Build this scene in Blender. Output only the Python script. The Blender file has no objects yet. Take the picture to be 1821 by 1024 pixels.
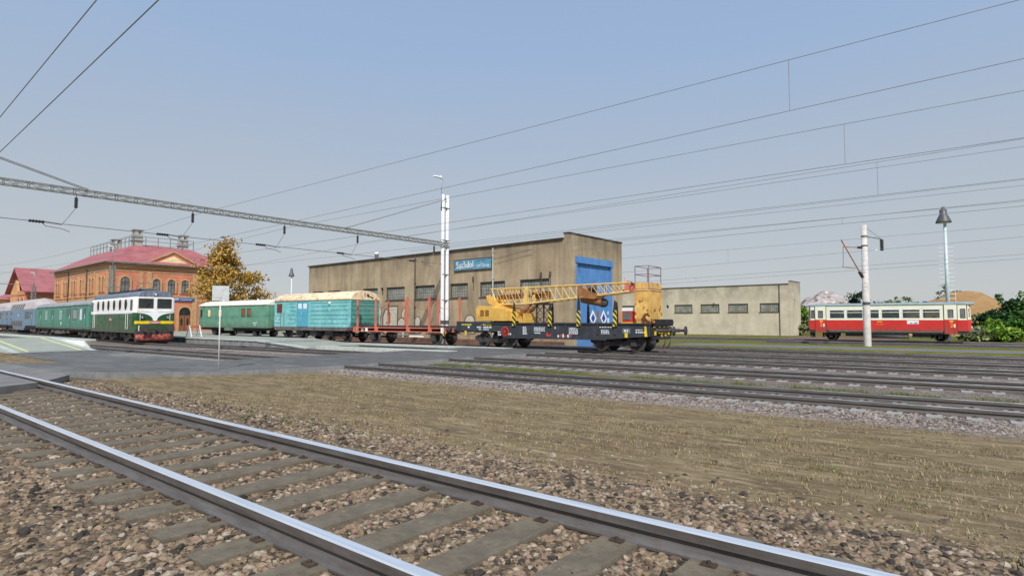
import bpy, bmesh, math, random
import numpy as np
from mathutils import Vector, Matrix, noise
R = math.radians
random.seed(7)
scene = bpy.context.scene
COL = scene.collection

# ------------------------------------------------------------------ camera, sky, sun, exposure
cam_data = bpy.data.cameras.new('camera')
cam = bpy.data.objects.new('camera', cam_data); COL.objects.link(cam)
cam_data.sensor_width = 36.0
cam_data.lens = 36.0 * 1040.0 / 1821.0
cam_data.clip_start = 0.05; cam_data.clip_end = 6000
cam.location = (0, 0, 1.68)
cam.rotation_euler = (R(90 + 3.137), 0, R(38.43))
scene.camera = cam

SUN_EL, SUN_AZ = 45.0, 137.0        # azimuth clockwise from +Y
world = bpy.data.worlds.new('World'); scene.world = world
world.use_nodes = True
wn = world.node_tree
bg = wn.nodes['Background']
sky = wn.nodes.new('ShaderNodeTexSky'); sky.sky_type = 'NISHITA'
sky.sun_disc = False; sky.sun_elevation = R(SUN_EL); sky.sun_rotation = R(SUN_AZ)
sky.air_density = 1.0; sky.dust_density = 0.6; sky.ozone_density = 1.0; sky.altitude = 200
# thin high haze: the clear sky blended towards the milky blue-grey of the day
tcw = wn.nodes.new('ShaderNodeTexCoord'); spw = wn.nodes.new('ShaderNodeSeparateXYZ'); wn.links.new(tcw.outputs['Generated'], spw.inputs[0])
rmp = wn.nodes.new('ShaderNodeValToRGB'); nzw = wn.nodes.new('ShaderNodeTexNoise'); nzw.inputs['Scale'].default_value = 1.6; nzw.inputs['Detail'].default_value = 6; nzw.inputs['Roughness'].default_value = .6
mpw = wn.nodes.new('ShaderNodeMapping'); mpw.inputs['Scale'].default_value = (1, 1, 5); wn.links.new(tcw.outputs['Generated'], mpw.inputs[0]); wn.links.new(mpw.outputs[0], nzw.inputs['Vector'])
mdw = wn.nodes.new('ShaderNodeMath'); mdw.operation = 'MULTIPLY_ADD'; mdw.inputs[1].default_value = .10; wn.links.new(nzw.outputs['Fac'], mdw.inputs[0])
sbw = wn.nodes.new('ShaderNodeMath'); sbw.operation = 'SUBTRACT'; sbw.inputs[1].default_value = .05; wn.links.new(spw.outputs[2], sbw.inputs[0]); wn.links.new(sbw.outputs[0], mdw.inputs[2])
wn.links.new(mdw.outputs[0], rmp.inputs[0])
_e = rmp.color_ramp.elements; _e[0].position = 0.0; _e[0].color = (.515, .520, .540, 1); _e[1].position = 1.0; _e[1].color = (.26, .39, .62, 1)
_n = _e.new(.16); _n.color = (.478, .520, .565, 1); _n = _e.new(.42); _n.color = (.352, .480, .690, 1)
scl = wn.nodes.new('ShaderNodeMix'); scl.data_type = 'RGBA'; scl.blend_type = 'MULTIPLY'; scl.inputs[0].default_value = 1.0; scl.inputs[7].default_value = (8, 8, 8, 1)
wn.links.new(rmp.outputs[0], scl.inputs[6])
mxw = wn.nodes.new('ShaderNodeMix'); mxw.data_type = 'RGBA'; mxw.inputs[0].default_value = 0.88
wn.links.new(sky.outputs[0], mxw.inputs[6]); wn.links.new(scl.outputs[2], mxw.inputs[7])
wn.links.new(mxw.outputs[2], bg.inputs[0])
bg.inputs[1].default_value = 0.108
sd = bpy.data.lights.new('sun', 'SUN'); sd.energy = 3.45; sd.angle = R(1.2); sd.color = (1.0, 0.965, 0.91)
sun = bpy.data.objects.new('sun', sd); COL.objects.link(sun)
_d = Vector((math.sin(R(SUN_AZ)) * math.cos(R(SUN_EL)), math.cos(R(SUN_AZ)) * math.cos(R(SUN_EL)), math.sin(R(SUN_EL))))
sun.rotation_euler = (-_d).to_track_quat('-Z', 'Y').to_euler()
sun.location = _d * 200
vs = scene.view_settings
vs.view_transform = 'Standard'; vs.look = 'None'; vs.exposure = 0.22; vs.gamma = 1.0; vs.use_curve_mapping = False

# ------------------------------------------------------------------ materials
def srgb(r, g, b):
    def f(c):
        c /= 255.0
        return c / 12.92 if c <= 0.04045 else ((c + 0.055) / 1.055) ** 2.4
    return (min(f(r) * 1.14, .9), min(f(g) * 1.14, .9), min(f(b) * 1.14, .9), 1.0)

class NT:
    def __init__(s, m): s.t = m.node_tree; s.n = s.t.nodes; s.l = s.t.links
    def new(s, typ, **kw):
        n = s.n.new(typ)
        for k, v in kw.items(): setattr(n, k, v)
        return n
    def link(s, a, b): s.l.new(a, b)

def base_mat(name, rough=.6, metal=0., spec=.5):
    m = bpy.data.materials.new(name); m.use_nodes = True
    b = m.node_tree.nodes['Principled BSDF']
    b.inputs['Roughness'].default_value = rough; b.inputs['Metallic'].default_value = metal
    b.inputs['Specular IOR Level'].default_value = spec
    return m, b, NT(m)

def coords(t, scale=(1, 1, 1), world=False):
    if world:
        g = t.new('ShaderNodeNewGeometry'); out = g.outputs['Position']
    else:
        tc = t.new('ShaderNodeTexCoord'); out = tc.outputs['Object']
    mp = t.new('ShaderNodeMapping'); mp.inputs['Scale'].default_value = scale
    t.link(out, mp.inputs[0]); return mp.outputs[0]

def noise_fac(t, vec, scale, detail=6, rough=.6, lo=.35, hi=.65):
    n = t.new('ShaderNodeTexNoise'); n.inputs['Scale'].default_value = scale
    n.inputs['Detail'].default_value = detail; n.inputs['Roughness'].default_value = rough
    t.link(vec, n.inputs['Vector'])
    mr = t.new('ShaderNodeMapRange'); mr.inputs[1].default_value = lo; mr.inputs[2].default_value = hi
    t.link(n.outputs['Fac'], mr.inputs[0]); return mr.outputs[0]

def mixc(t, fac, a, b, blend='MIX'):
    m = t.new('ShaderNodeMix', data_type='RGBA', blend_type=blend)
    for i, v in ((6, a), (7, b)):
        if isinstance(v, tuple): m.inputs[i].default_value = v
        else: t.link(v, m.inputs[i])
    if isinstance(fac, (int, float)): m.inputs[0].default_value = fac
    else: t.link(fac, m.inputs[0])
    return m.outputs[2]

def mulf(t, a, k):
    m = t.new('ShaderNodeMath', operation='MULTIPLY'); t.link(a, m.inputs[0])
    if isinstance(k, (int, float)): m.inputs[1].default_value = k
    else: t.link(k, m.inputs[1])
    return m.outputs[0]

def bump(t, b, h, strength=.3, dist=.02):
    n = t.new('ShaderNodeBump'); n.inputs['Strength'].default_value = strength; n.inputs['Distance'].default_value = dist
    t.link(h, n.inputs['Height']); t.link(n.outputs[0], b.inputs['Normal'])

def sh(c, k): return (min(c[0] * k, 1), min(c[1] * k, 1), min(c[2] * k, 1), 1)

def paint(name, col, rough=.5, metal=0., var=.25, scale=2.0, dirt=None, dirt_amt=.5, streak=None, streak_amt=.5, spec=.5, fine=0.0, rough_var=True, skirt=None):
    """a painted or plain surface: cloudy tone variation, blotches of dirt or rust, vertical run-down streaks"""
    m, b, t = base_mat(name, rough, metal, spec)
    v = coords(t)
    c = mixc(t, noise_fac(t, v, scale), sh(col, 1 - var), sh(col, 1 + var))
    if dirt:
        f = noise_fac(t, v, scale * 1.7, 8, .7, .49, .66)
        c = mixc(t, mulf(t, f, dirt_amt), c, dirt)
    if streak:
        v2 = coords(t, (5, 5, .35))
        f = noise_fac(t, v2, 1.6, 4, .6, .48, .75)
        c = mixc(t, mulf(t, f, streak_amt), c, streak)
    if skirt:
        z0, z1, dc, amt = skirt
        sp = t.new('ShaderNodeSeparateXYZ'); t.link(v, sp.inputs[0])
        mr = t.new('ShaderNodeMapRange'); mr.inputs[1].default_value = z1; mr.inputs[2].default_value = z0; t.link(sp.outputs[2], mr.inputs[0])
        f = mulf(t, mulf(t, mr.outputs[0], noise_fac(t, coords(t, (1.4, 1.4, .6)), 2.0, 7, .7, .32, .6)), amt)
        c = mixc(t, f, c, dc)
    t.link(c, b.inputs['Base Color'])
    if rough_var:
        f = noise_fac(t, v, scale * 3)
        mr = t.new('ShaderNodeMapRange'); mr.inputs[3].default_value = max(0.05, rough - .12); mr.inputs[4].default_value = min(1, rough + .15)
        t.link(f, mr.inputs[0]); t.link(mr.outputs[0], b.inputs['Roughness'])
    if fine:
        bump(t, b, noise_fac(t, v, 30, 6, .7), fine, .01)
    return m

def glass_mat(name, col=(.02, .025, .028, 1), rough=.08, spec=.8):
    m, b, t = base_mat(name, rough, 0, spec)
    v = coords(t)
    c = mixc(t, noise_fac(t, v, 1.3), sh(col, .6), sh(col, 1.6))
    t.link(c, b.inputs['Base Color']); return m

def gravel_mat(name, cols, scale, strength=.8, dirt=None, world=True):
    m, b, t = base_mat(name, .85, 0, .25)
    v = coords(t, (1, 1, 1), world)
    vo = t.new('ShaderNodeTexVoronoi'); vo.inputs['Scale'].default_value = scale; t.link(v, vo.inputs['Vector'])
    sep = t.new('ShaderNodeSeparateColor'); t.link(vo.outputs['Color'], sep.inputs[0])
    ramp = t.new('ShaderNodeValToRGB'); t.link(sep.outputs[0], ramp.inputs[0])
    e = ramp.color_ramp.elements
    for i in range(len(cols) - 2): e.new(0.5)
    for i, c in enumerate(cols):
        e[i].position = i / (len(cols) - 1) * .96; e[i].color = c
    mr = t.new('ShaderNodeMapRange'); mr.inputs[1].default_value = .25; mr.inputs[2].default_value = .75
    mr.inputs[3].default_value = 1.0; mr.inputs[4].default_value = .45
    t.link(vo.outputs['Distance'], mr.inputs[0])
    big = mixc(t, noise_fac(t, v, .9, 5), (.8, .78, .75, 1), (1.15, 1.12, 1.1, 1))
    c = mixc(t, 1.0, ramp.outputs[0], big, 'MULTIPLY')
    if dirt: c = mixc(t, mulf(t, noise_fac(t, v, 1.6, 6, .65, .48, .68), .6), c, dirt)
    t.link(c, b.inputs['Base Color'])
    inv = t.new('ShaderNodeMath', operation='SUBTRACT'); inv.inputs[0].default_value = 1; t.link(vo.outputs['Distance'], inv.inputs[1])
    bump(t, b, inv.outputs[0], strength, .03)
    return m

MAT = {}
def setup_materials():
    M = MAT
    # ground
    m, b, t = base_mat('field_soil', .95, 0, .1)
    v = coords(t, (1, 1, 1), True); v2 = coords(t, (.5, 1.7, 1), True)
    c = mixc(t, noise_fac(t, v2, 1.1, 9, .72, .34, .64), srgb(104, 87, 67), srgb(150, 131, 101))
    c = mixc(t, mulf(t, noise_fac(t, v2, 2.6, 7, .65, .48, .7), .7), c, srgb(122, 114, 74))
    c = mixc(t, mulf(t, noise_fac(t, v, .45, 5, .6, .5, .7), .6), c, srgb(116, 94, 77))
    c = mixc(t, mulf(t, noise_fac(t, v2, 6.5, 8, .75, .5, .75), .65), c, srgb(184, 168, 130))
    t.link(c, b.inputs['Base Color']); 
    c = mixc(t, mulf(t, noise_fac(t, coords(t, (.7, 2.0, 1), True), 1.9, 7, .66, .50, .62), .55), c, srgb(98, 80, 66))
    c = mixc(t, mulf(t, noise_fac(t, coords(t, (.6, 2.2, 1), True), 3.1, 6, .66, .54, .66), .6), c, srgb(182, 164, 130))
    c = mixc(t, mulf(t, noise_fac(t, coords(t, (1, 2.2, 1), True), 18, 6, .75, .56, .68), .6), c, srgb(98, 83, 64)); t.link(c, b.inputs['Base Color'])
    bump(t, b, noise_fac(t, v, 14, 8, .75), .55, .05); M['field'] = m
    M['yard'] = gravel_mat('yard_gravel', [srgb(78, 70, 64), srgb(122, 108, 98), srgb(150, 136, 124), srgb(112, 102, 92)], 22, .5, srgb(112, 98, 84))
    m, b, t = base_mat('rough_grass', .95, 0, .1); v = coords(t, (1, 1, 1), True)
    c = mixc(t, noise_fac(t, v, .6, 8, .7), srgb(92, 96, 44), srgb(126, 122, 60))
    c = mixc(t, mulf(t, noise_fac(t, v, .05, 4, .6, .45, .7), .6), c, srgb(128, 116, 84))
    t.link(c, b.inputs['Base Color']); bump(t, b, noise_fac(t, v, 9, 8, .75), .8, .1); M['grassland'] = m
    m, b, t = base_mat('verge_grass', .95, 0, .1); v = coords(t, (1, 1, 1), True)
    c = mixc(t, noise_fac(t, v, 1.4, 9, .75), srgb(96, 98, 26), srgb(140, 138, 48))
    c = mixc(t, mulf(t, noise_fac(t, v, .5, 6, .6, .5, .75), .5), c, srgb(132, 116, 76))
    t.link(c, b.inputs['Base Color']); bump(t, b, noise_fac(t, v, 12, 8, .75), .8, .08); M['verge'] = m
    M['ballast_near'] = gravel_mat('brown_ballast', [srgb(62, 53, 44), srgb(108, 93, 75), srgb(124, 107, 87), srgb(92, 80, 66)], 26, 1.0, srgb(108, 94, 75))
    M['ballast_far'] = gravel_mat('pink_grey_ballast', [srgb(76, 70, 66), srgb(122, 110, 103), srgb(142, 131, 124), srgb(108, 98, 92)], 22, 1.0, srgb(112, 100, 90))
    M['cinder'] = gravel_mat('cinder_bed', [srgb(58, 55, 52), srgb(92, 86, 80), srgb(112, 104, 96), srgb(80, 74, 70)], 20, .8, srgb(96, 84, 74))
    for i, c in enumerate([(118, 103, 84), (132, 113, 91), (92, 80, 66), (130, 107, 90), (152, 137, 119), (58, 52, 46), (122, 105, 83)]):
        M['stone%d' % i] = paint('ballast_stone', srgb(*c), .8, 0, .3, 25, rough_var=False, spec=.3)
    for i, c in enumerate([(124, 113, 104), (138, 126, 119), (102, 94, 88), (132, 116, 107), (150, 142, 135), (84, 77, 73), (128, 118, 109)]):
        M['pstone%d' % i] = paint('yard_stone', srgb(*c), .8, 0, .3, 25, rough_var=False, spec=.3)
    M['paving'] = None
    m, b, t = base_mat('grey_paving', .92, 0, .12); v = coords(t, (1, 1, 1), True)
    br = t.new('ShaderNodeTexBrick'); br.inputs['Scale'].default_value = 1; br.inputs['Brick Width'].default_value = .4; br.inputs['Row Height'].default_value = .2
    br.inputs['Mortar Size'].default_value = .012; br.inputs['Color1'].default_value = srgb(104, 103, 101); br.inputs['Color2'].default_value = srgb(112, 111, 109); br.inputs['Mortar'].default_value = srgb(94, 93, 91)
    t.link(v, br.inputs['Vector'])
    c = mixc(t, 1.0, br.outputs[0], mixc(t, noise_fac(t, v, .7, 7, .65), (.72, .72, .71, 1), (1.12, 1.12, 1.1, 1)), 'MULTIPLY')
    c = mixc(t, mulf(t, noise_fac(t, v, 1.7, 8, .7, .56, .66), .55), c, srgb(78, 75, 71)); c = mixc(t, mulf(t, noise_fac(t, v, .33, 6, .65, .55, .62), .5), c, srgb(146, 143, 138))
    t.link(c, b.inputs['Base Color']); bump(t, b, br.outputs['Fac'], -.2, .01); M['paving'] = m
    M['asphalt'] = paint('dark_asphalt', srgb(88, 86, 84), .85, 0, .2, 1.2, srgb(112, 108, 103), .5, fine=.4)
    M['deck'] = paint('crossing_deck', srgb(116, 113, 109), .8, 0, .2, 1.5, srgb(100, 96, 92), .5, fine=.4)
    M['kerb'] = paint('bluish_concrete', srgb(128, 128, 126), .8, 0, .2, 1.2, srgb(104, 106, 112), .7, srgb(96, 98, 104), .5, fine=.2)
    M['edge_concrete'] = paint('pale_concrete', srgb(176, 181, 172), .8, 0, .1, 2, srgb(150, 150, 142), .6, fine=.15)
    M['platform'] = paint('platform_surface', srgb(148, 150, 138), .85, 0, .1, .8, srgb(140, 140, 132), .6, fine=.15)
    M['road'] = paint('grey_road', srgb(104, 103, 101), .85, 0, .1, .4, srgb(122, 120, 116), .6, fine=.2)
    M['yellow_line'] = paint('yellow_line_paint', srgb(206, 206, 130), .7, 0, .15, 4, srgb(170, 170, 140), .6)
    # track
    m, b, t = base_mat('rail_steel_side', .55, .35, .5); v = coords(t, (.6, 6, 6))
    c = mixc(t, noise_fac(t, v, 3, 7, .7), srgb(86, 80, 76), srgb(112, 107, 103))
    c = mixc(t, mulf(t, noise_fac(t, coords(t), 14, 6, .7, .5, .7), .6), c, srgb(96, 78, 64))
    t.link(c, b.inputs['Base Color']); M['rail_side'] = m
    m, b, t = base_mat('rail_steel_head', .2, .55, .5); v = coords(t, (.5, 25, 25))
    c = mixc(t, noise_fac(t, v, 2, 6, .7), srgb(196, 204, 214), srgb(236, 242, 250)); t.link(c, b.inputs['Base Color'])
    mr = t.new('ShaderNodeMapRange'); mr.inputs[3].default_value = .14; mr.inputs[4].default_value = .42
    t.link(noise_fac(t, v, 3, 6, .7), mr.inputs[0]); t.link(mr.outputs[0], b.inputs['Roughness']); M['rail_head'] = m
    m, b, t = base_mat('dull_rail_head', .45, .6, .5); v = coords(t, (.4, 8, 8))
    c = mixc(t, noise_fac(t, v, 2.2, 6, .7, .40, .62), srgb(96, 94, 92), srgb(150, 152, 154)); t.link(c, b.inputs['Base Color']); M['rail_dull'] = m
    M['sleeper'] = paint('weathered_sleeper', srgb(108, 98, 82), .9, 0, .22, 6, srgb(86, 75, 61), .7, fine=.5)
    M['sleeper_pale'] = paint('concrete_sleeper', srgb(150, 148, 142), .9, 0, .15, 6, srgb(112, 106, 100), .6, fine=.4)
    M['clip'] = paint('rusty_fastening', srgb(76, 64, 54), .8, .3, .3, 20)
    # buildings
    m, b, t = base_mat('stained_render', .92, 0, .2); v = coords(t)
    c = mixc(t, noise_fac(t, v, .5, 8, .68, .36, .64), srgb(150, 133, 108), srgb(178, 160, 132))
    c = mixc(t, mulf(t, noise_fac(t, coords(t, (1, 1, .16)), 1.0, 6, .62, .50, .70), .6), c, srgb(112, 99, 82))
    c = mixc(t, mulf(t, noise_fac(t, coords(t, (3, 3, .12)), .9, 3, .5, .58, .70), .4), c, srgb(190, 178, 154))
    sep = t.new('ShaderNodeSeparateXYZ'); t.link(v, sep.inputs[0])
    mr = t.new('ShaderNodeMapRange'); mr.inputs[1].default_value = 5.6; mr.inputs[2].default_value = 7.5; t.link(sep.outputs[2], mr.inputs[0])
    c = mixc(t, mulf(t, mulf(t, noise_fac(t, coords(t, (1, 1, .4)), .7, 6, .65, .3, .62), mr.outputs[0]), .65), c, srgb(82, 74, 64))
    t.link(c, b.inputs['Base Color']); bump(t, b, noise_fac(t, v, 9, 8, .75), .25, .02); M['render_tan'] = m
    m, b, t = base_mat('pale_stained_render', .92, 0, .2); v = coords(t)
    c = mixc(t, noise_fac(t, v, .5, 8, .68, .36, .64), srgb(180, 170, 148), srgb(202, 192, 170))
    mr = t.new('ShaderNodeMapRange'); mr.inputs[1].default_value = 4.2; mr.inputs[2].default_value = 7.2
    sep = t.new('ShaderNodeSeparateXYZ'); t.link(v, sep.inputs[0]); t.link(sep.outputs[2], mr.inputs[0])
    c = mixc(t, mulf(t, mulf(t, noise_fac(t, v, .45, 7, .68, .38, .6), mr.outputs[0]), .75), c, srgb(126, 121, 108))
    c = mixc(t, mulf(t, noise_fac(t, coords(t, (1, 1, .14)), 1.2, 5, .6, .56, .75), .35), c, srgb(150, 142, 124))
    t.link(c, b.inputs['Base Color']); bump(t, b, noise_fac(t, v, 9, 8, .75), .2, .02); M['render_pale'] = m
    m, b, t = base_mat('glass_block', .35, 0, .5); v = coords(t)
    mp = t.new('ShaderNodeMapping'); mp.inputs['Rotation'].default_value = (R(90), 0, 0); t.link(v, mp.inputs[0])
    br = t.new('ShaderNodeTexBrick'); br.offset = 0; br.inputs['Scale'].default_value = 1; br.inputs['Brick Width'].default_value = .26; br.inputs['Row Height'].default_value = .26; br.inputs['Mortar Size'].default_value = .03
    br.inputs['Color1'].default_value = srgb(136, 138, 131); br.inputs['Color2'].default_value = srgb(158, 159, 151); br.inputs['Mortar'].default_value = srgb(108, 104, 95)
    t.link(mp.outputs[0], br.inputs['Vector'])
    c = mixc(t, 1.0, br.outputs[0], mixc(t, noise_fac(t, v, 1.1, 5), (.7, .7, .68, 1), (1.15, 1.15, 1.12, 1)), 'MULTIPLY')
    t.link(c, b.inputs['Base Color']); M['glass_block'] = m
    M['window_frame'] = paint('dark_window_frame', srgb(86, 78, 68), .7, 0, .2, 3)
    M['blue_door'] = paint('faded_blue_door', srgb(80, 130, 184), .6, 0, .14, 1.1, srgb(96, 138, 186), .6, srgb(62, 98, 146), .5)
    M['blue_dark'] = paint('sign_blue', srgb(42, 66, 150), .5, 0, .1, 3)
    M['roof_felt'] = paint('dark_roof_felt', srgb(62, 56, 50), .9, 0, .25, 1.5)
    M['plinth'] = paint('reddish_earth', srgb(112, 84, 70), .95, 0, .25, 1.1, srgb(84, 64, 54), .6, fine=.5)
    def brick(name, c1, c2, mo):
        m, b, t = base_mat(name, .9, 0, .2); v = coords(t)
        # bricks laid on whichever upright plane the face lies in
        g = t.new('ShaderNodeSeparateXYZ'); t.link(v, g.inputs[0])
        ad = t.new('ShaderNodeMath', operation='ADD'); t.link(g.outputs[0], ad.inputs[0]); t.link(g.outputs[1], ad.inputs[1])
        cb = t.new('ShaderNodeCombineXYZ'); t.link(ad.outputs[0], cb.inputs[0]); t.link(g.outputs[2], cb.inputs[1])
        br = t.new('ShaderNodeTexBrick'); br.inputs['Scale'].default_value = 1; br.inputs['Brick Width'].default_value = .3; br.inputs['Row Height'].default_value = .1; br.inputs['Mortar Size'].default_value = .008
        br.inputs['Color1'].default_value = c1; br.inputs['Color2'].default_value = c2; br.inputs['Mortar'].default_value = mo
        t.link(cb.outputs[0], br.inputs['Vector'])
        c = mixc(t, 1.0, br.outputs[0], mixc(t, noise_fac(t, v, .6, 6), (.84, .84, .84, 1), (1.12, 1.1, 1.1, 1)), 'MULTIPLY')
        t.link(c, b.inputs['Base Color']); return m
    M['brick_red'] = brick('red_brick', srgb(198, 122, 94), srgb(184, 108, 82), srgb(194, 150, 124))
    M['brick_ochre'] = brick('ochre_brick', srgb(206, 158, 112), srgb(194, 142, 98), srgb(204, 170, 132))
    M['brick_cream'] = brick('cream_brick', srgb(214, 190, 138), srgb(206, 178, 124), srgb(210, 190, 150))
    M['ochre_trim'] = paint('sandstone_trim', srgb(184, 146, 104), .85, 0, .15, 3, srgb(164, 118, 80), .5)
    M['cream_panel'] = paint('cream_render', srgb(226, 206, 158), .85, 0, .1, 2)
    m, b, t = base_mat('red_roof', .7, 0, .4); v = coords(t)
    c = mixc(t, noise_fac(t, v, .7, 7, .65), srgb(146, 84, 86), srgb(166, 102, 103))
    c = mixc(t, mulf(t, noise_fac(t, coords(t, (.7, 2.5, 1)), .8, 5, .6, .52, .7), .5), c, srgb(148, 98, 100))
    t.link(c, b.inputs['Base Color']); M['roof_red'] = m
    M['metal_grey_green'] = paint('grey_green_iron', srgb(116, 126, 116), .6, .2, .15, 4)
    M['chimney'] = paint('grey_chimney_brick', srgb(160, 160, 155), .85, 0, .2, 4, srgb(112, 112, 108), .5)
    M['wood_door'] = paint('brown_wood_door', srgb(128, 82, 54), .6, 0, .2, 3)
    M['dark_frame'] = paint('dark_wood_frame', srgb(74, 66, 58), .6, 0, .2, 3)
    M['dark_port'] = paint('dark_porthole_glass', srgb(46, 46, 44), .6, 0, .2, 3, spec=.15)
    M['win_glass'] = glass_mat('old_window_glass', (.16, .17, .17, 1), .12)
    M['glass_dark'] = glass_mat('dark_glass', (.03, .034, .034, 1), .22, .35)
    M['graffiti'] = paint('silver_graffiti', srgb(196, 188, 170), .7, 0, .12, 3, srgb(140, 128, 108), .5)
    M['graffiti_dark'] = paint('dark_graffiti_outline', srgb(100, 88, 74), .8, 0, .15, 3)
    # rolling stock
    M['loco_green'] = paint('dark_green_enamel', srgb(38, 84, 46), .35, 0, .25, 1.5, srgb(22, 40, 24), .5, srgb(46, 54, 36), .35, skirt=(0.7, 1.5, srgb(96, 84, 70), .7))
    M['cream'] = paint('cream_enamel', srgb(246, 240, 226), .4, 0, .06, 2, srgb(212, 188, 148), .45, srgb(208, 192, 160), .3)
    M['loco_white'] = paint('white_enamel', srgb(232, 234, 240), .4, 0, .06, 2, srgb(190, 194, 206), .4)
    M['loco_roof'] = paint('grey_roof_paint', srgb(104, 112, 126), .5, .1, .2, 1.5, srgb(66, 68, 78), .6, srgb(178, 186, 200), .4)
    M['black_kit'] = paint('black_roof_gear', srgb(44, 44, 48), .6, .1, .3, 3)
    M['yellow'] = paint('yellow_band_paint', srgb(226, 192, 30), .5, 0, .12, 3, srgb(186, 154, 40), .5)
    M['red_buffer'] = paint('worn_red_paint', srgb(158, 78, 66), .6, 0, .2, 3, srgb(62, 40, 34), 1.0, srgb(70, 46, 38), .8)
    M['plate_red'] = paint('red_plate', srgb(176, 60, 48), .5, 0, .1, 5)
    M['under'] = paint('underframe_grime', srgb(62, 60, 60), .8, .1, .3, 2.5, srgb(92, 80, 68), .6, fine=.2)
    M['under_pale'] = paint('dusty_bogie_grime', srgb(104, 100, 98), .85, .1, .3, 2.5, srgb(70, 64, 60), .7, fine=.2)
    M['wheel'] = paint('wheel_steel', srgb(82, 82, 84), .65, .3, .3, 3, srgb(62, 54, 48), .6)
    M['wheel_rim'] = paint('bright_wheel_tread', srgb(150, 148, 146), .4, .8, .15, 4)
    M['teal_coach'] = paint('teal_green_enamel', srgb(76, 140, 120), .5, 0, .1, 1.2, srgb(44, 112, 92), .5, srgb(46, 108, 88), .5, skirt=(0.8, 1.7, srgb(96, 84, 70), .7))
    M['grey_roof'] = paint('grey_coach_roof', srgb(140, 146, 146), .6, 0, .12, 1, srgb(112, 114, 112), .5)
    M['blue_coach'] = paint('grey_blue_enamel', srgb(112, 138, 158), .5, 0, .1, 1.2, srgb(82, 112, 134), .5, srgb(82, 112, 134), .4, skirt=(0.4, 1.5, srgb(96, 84, 70), .7))
    M['pale_roof'] = paint('pale_pinkish_roof', srgb(176, 166, 164), .6, 0, .08, 1, srgb(160, 150, 150), .5)
    M['green_coach'] = paint('faded_green_paint', srgb(104, 150, 126), .6, 0, .1, 1.2, srgb(66, 116, 90), .5, srgb(66, 112, 88), .5, skirt=(0.95, 1.7, srgb(96, 84, 70), .7))
    M['cream_roof'] = paint('cream_roof_paint', srgb(238, 226, 208), .65, 0, .06, 1.2, srgb(204, 178, 142), .5)
    M['rust_roof'] = paint('rust_stained_cream_roof', srgb(232, 214, 178), .65, 0, .08, 1.1, srgb(204, 136, 100), 1.0, srgb(198, 148, 108), .6)
    m, b, t = base_mat('peeling_turquoise_boards', .6, 0, .4); v = coords(t)
    c = mixc(t, noise_fac(t, v, 1.2, 7), srgb(104, 170, 172), srgb(132, 198, 198))
    c = mixc(t, mulf(t, noise_fac(t, v, 3.5, 8, .72, .56, .66), .75), c, srgb(186, 222, 218))
    c = mixc(t, mulf(t, noise_fac(t, coords(t, (1, 1, 2.5)), 2.2, 7, .7, .56, .70), .55), c, srgb(150, 140, 100))
    c = mixc(t, mulf(t, noise_fac(t, v, .6, 4, .6, .5, .7), .5), c, srgb(84, 156, 152))
    t.link(c, b.inputs['Base Color']); M['turquoise'] = m
    M['turq_end'] = paint('green_turquoise_end', srgb(80, 144, 134), .6, 0, .12, 1.3, srgb(112, 178, 160), .5, srgb(120, 128, 96), .4)
    M['turq_door'] = paint('blue_turquoise_door', srgb(86, 160, 178), .55, 0, .1, 1.5, srgb(70, 136, 152), .5)
    M['plank_gap'] = paint('dark_board_edge', srgb(44, 100, 96), .8, 0, .2, 3)  # darker turquoise for the strips along the board joints
    M['maroon'] = paint('maroon_board', srgb(104, 50, 42), .7, 0, .12, 4)
    M['white_pane'] = paint('white_pane_and_sky', srgb(214, 220, 226), .4, 0, .05, 3)  # white for the van panes; also paints bright sky on the baggage coach
    M['orange'] = paint('faded_orange_red_paint', srgb(196, 110, 90), .6, 0, .12, 2, srgb(178, 82, 62), .5, srgb(226, 140, 112), .4)
    M['deck_plank'] = paint('dark_plank', srgb(70, 56, 52), .85, 0, .2, 3, srgb(94, 80, 72), .5)
    M['wagon_black'] = paint('blue_black_wagon_paint', srgb(48, 52, 58), .6, 0, .2, 1.4, srgb(74, 74, 74), .5, srgb(84, 80, 76), .35)
    M['crane_yellow'] = paint('crane_yellow_paint', srgb(212, 170, 82), .5, 0, .1, 1.6, srgb(184, 130, 50), .6, srgb(160, 118, 60), .35)
    M['boom_yellow'] = paint('pale_boom_yellow', srgb(216, 184, 114), .5, 0, .1, 2.2, srgb(200, 138, 66), .5)
    M['hook_brown'] = paint('rust_brown_steel', srgb(152, 104, 62), .7, .1, .2, 3, srgb(80, 56, 40), .6)
    m, b, t = base_mat('rusting_yellow_steel', .6, 0, .4); v = coords(t)
    c = mixc(t, noise_fac(t, v, 1.8, 6), srgb(200, 152, 76), srgb(226, 184, 106))
    c = mixc(t, mulf(t, noise_fac(t, coords(t, (4, 4, .5)), 1.6, 5, .6, .5, .72), .5), c, srgb(150, 98, 52))
    sep = t.new('ShaderNodeSeparateXYZ'); t.link(v, sep.inputs[0])
    mr = t.new('ShaderNodeMapRange'); mr.inputs[1].default_value = 1.5; mr.inputs[2].default_value = .0; mr.inputs[3].default_value = .0; mr.inputs[4].default_value = .17; t.link(sep.outputs[2], mr.inputs[0])
    nz = t.new('ShaderNodeTexNoise'); nz.inputs['Scale'].default_value = 3.2; nz.inputs['Detail'].default_value = 7; nz.inputs['Roughness'].default_value = .62; t.link(v, nz.inputs['Vector'])
    ad = t.new('ShaderNodeMath', operation='ADD'); t.link(nz.outputs['Fac'], ad.inputs[0]); t.link(mr.outputs[0], ad.inputs[1])
    mk = t.new('ShaderNodeMapRange'); mk.inputs[1].default_value = .62; mk.inputs[2].default_value = .67; t.link(ad.outputs[0], mk.inputs[0])
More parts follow.
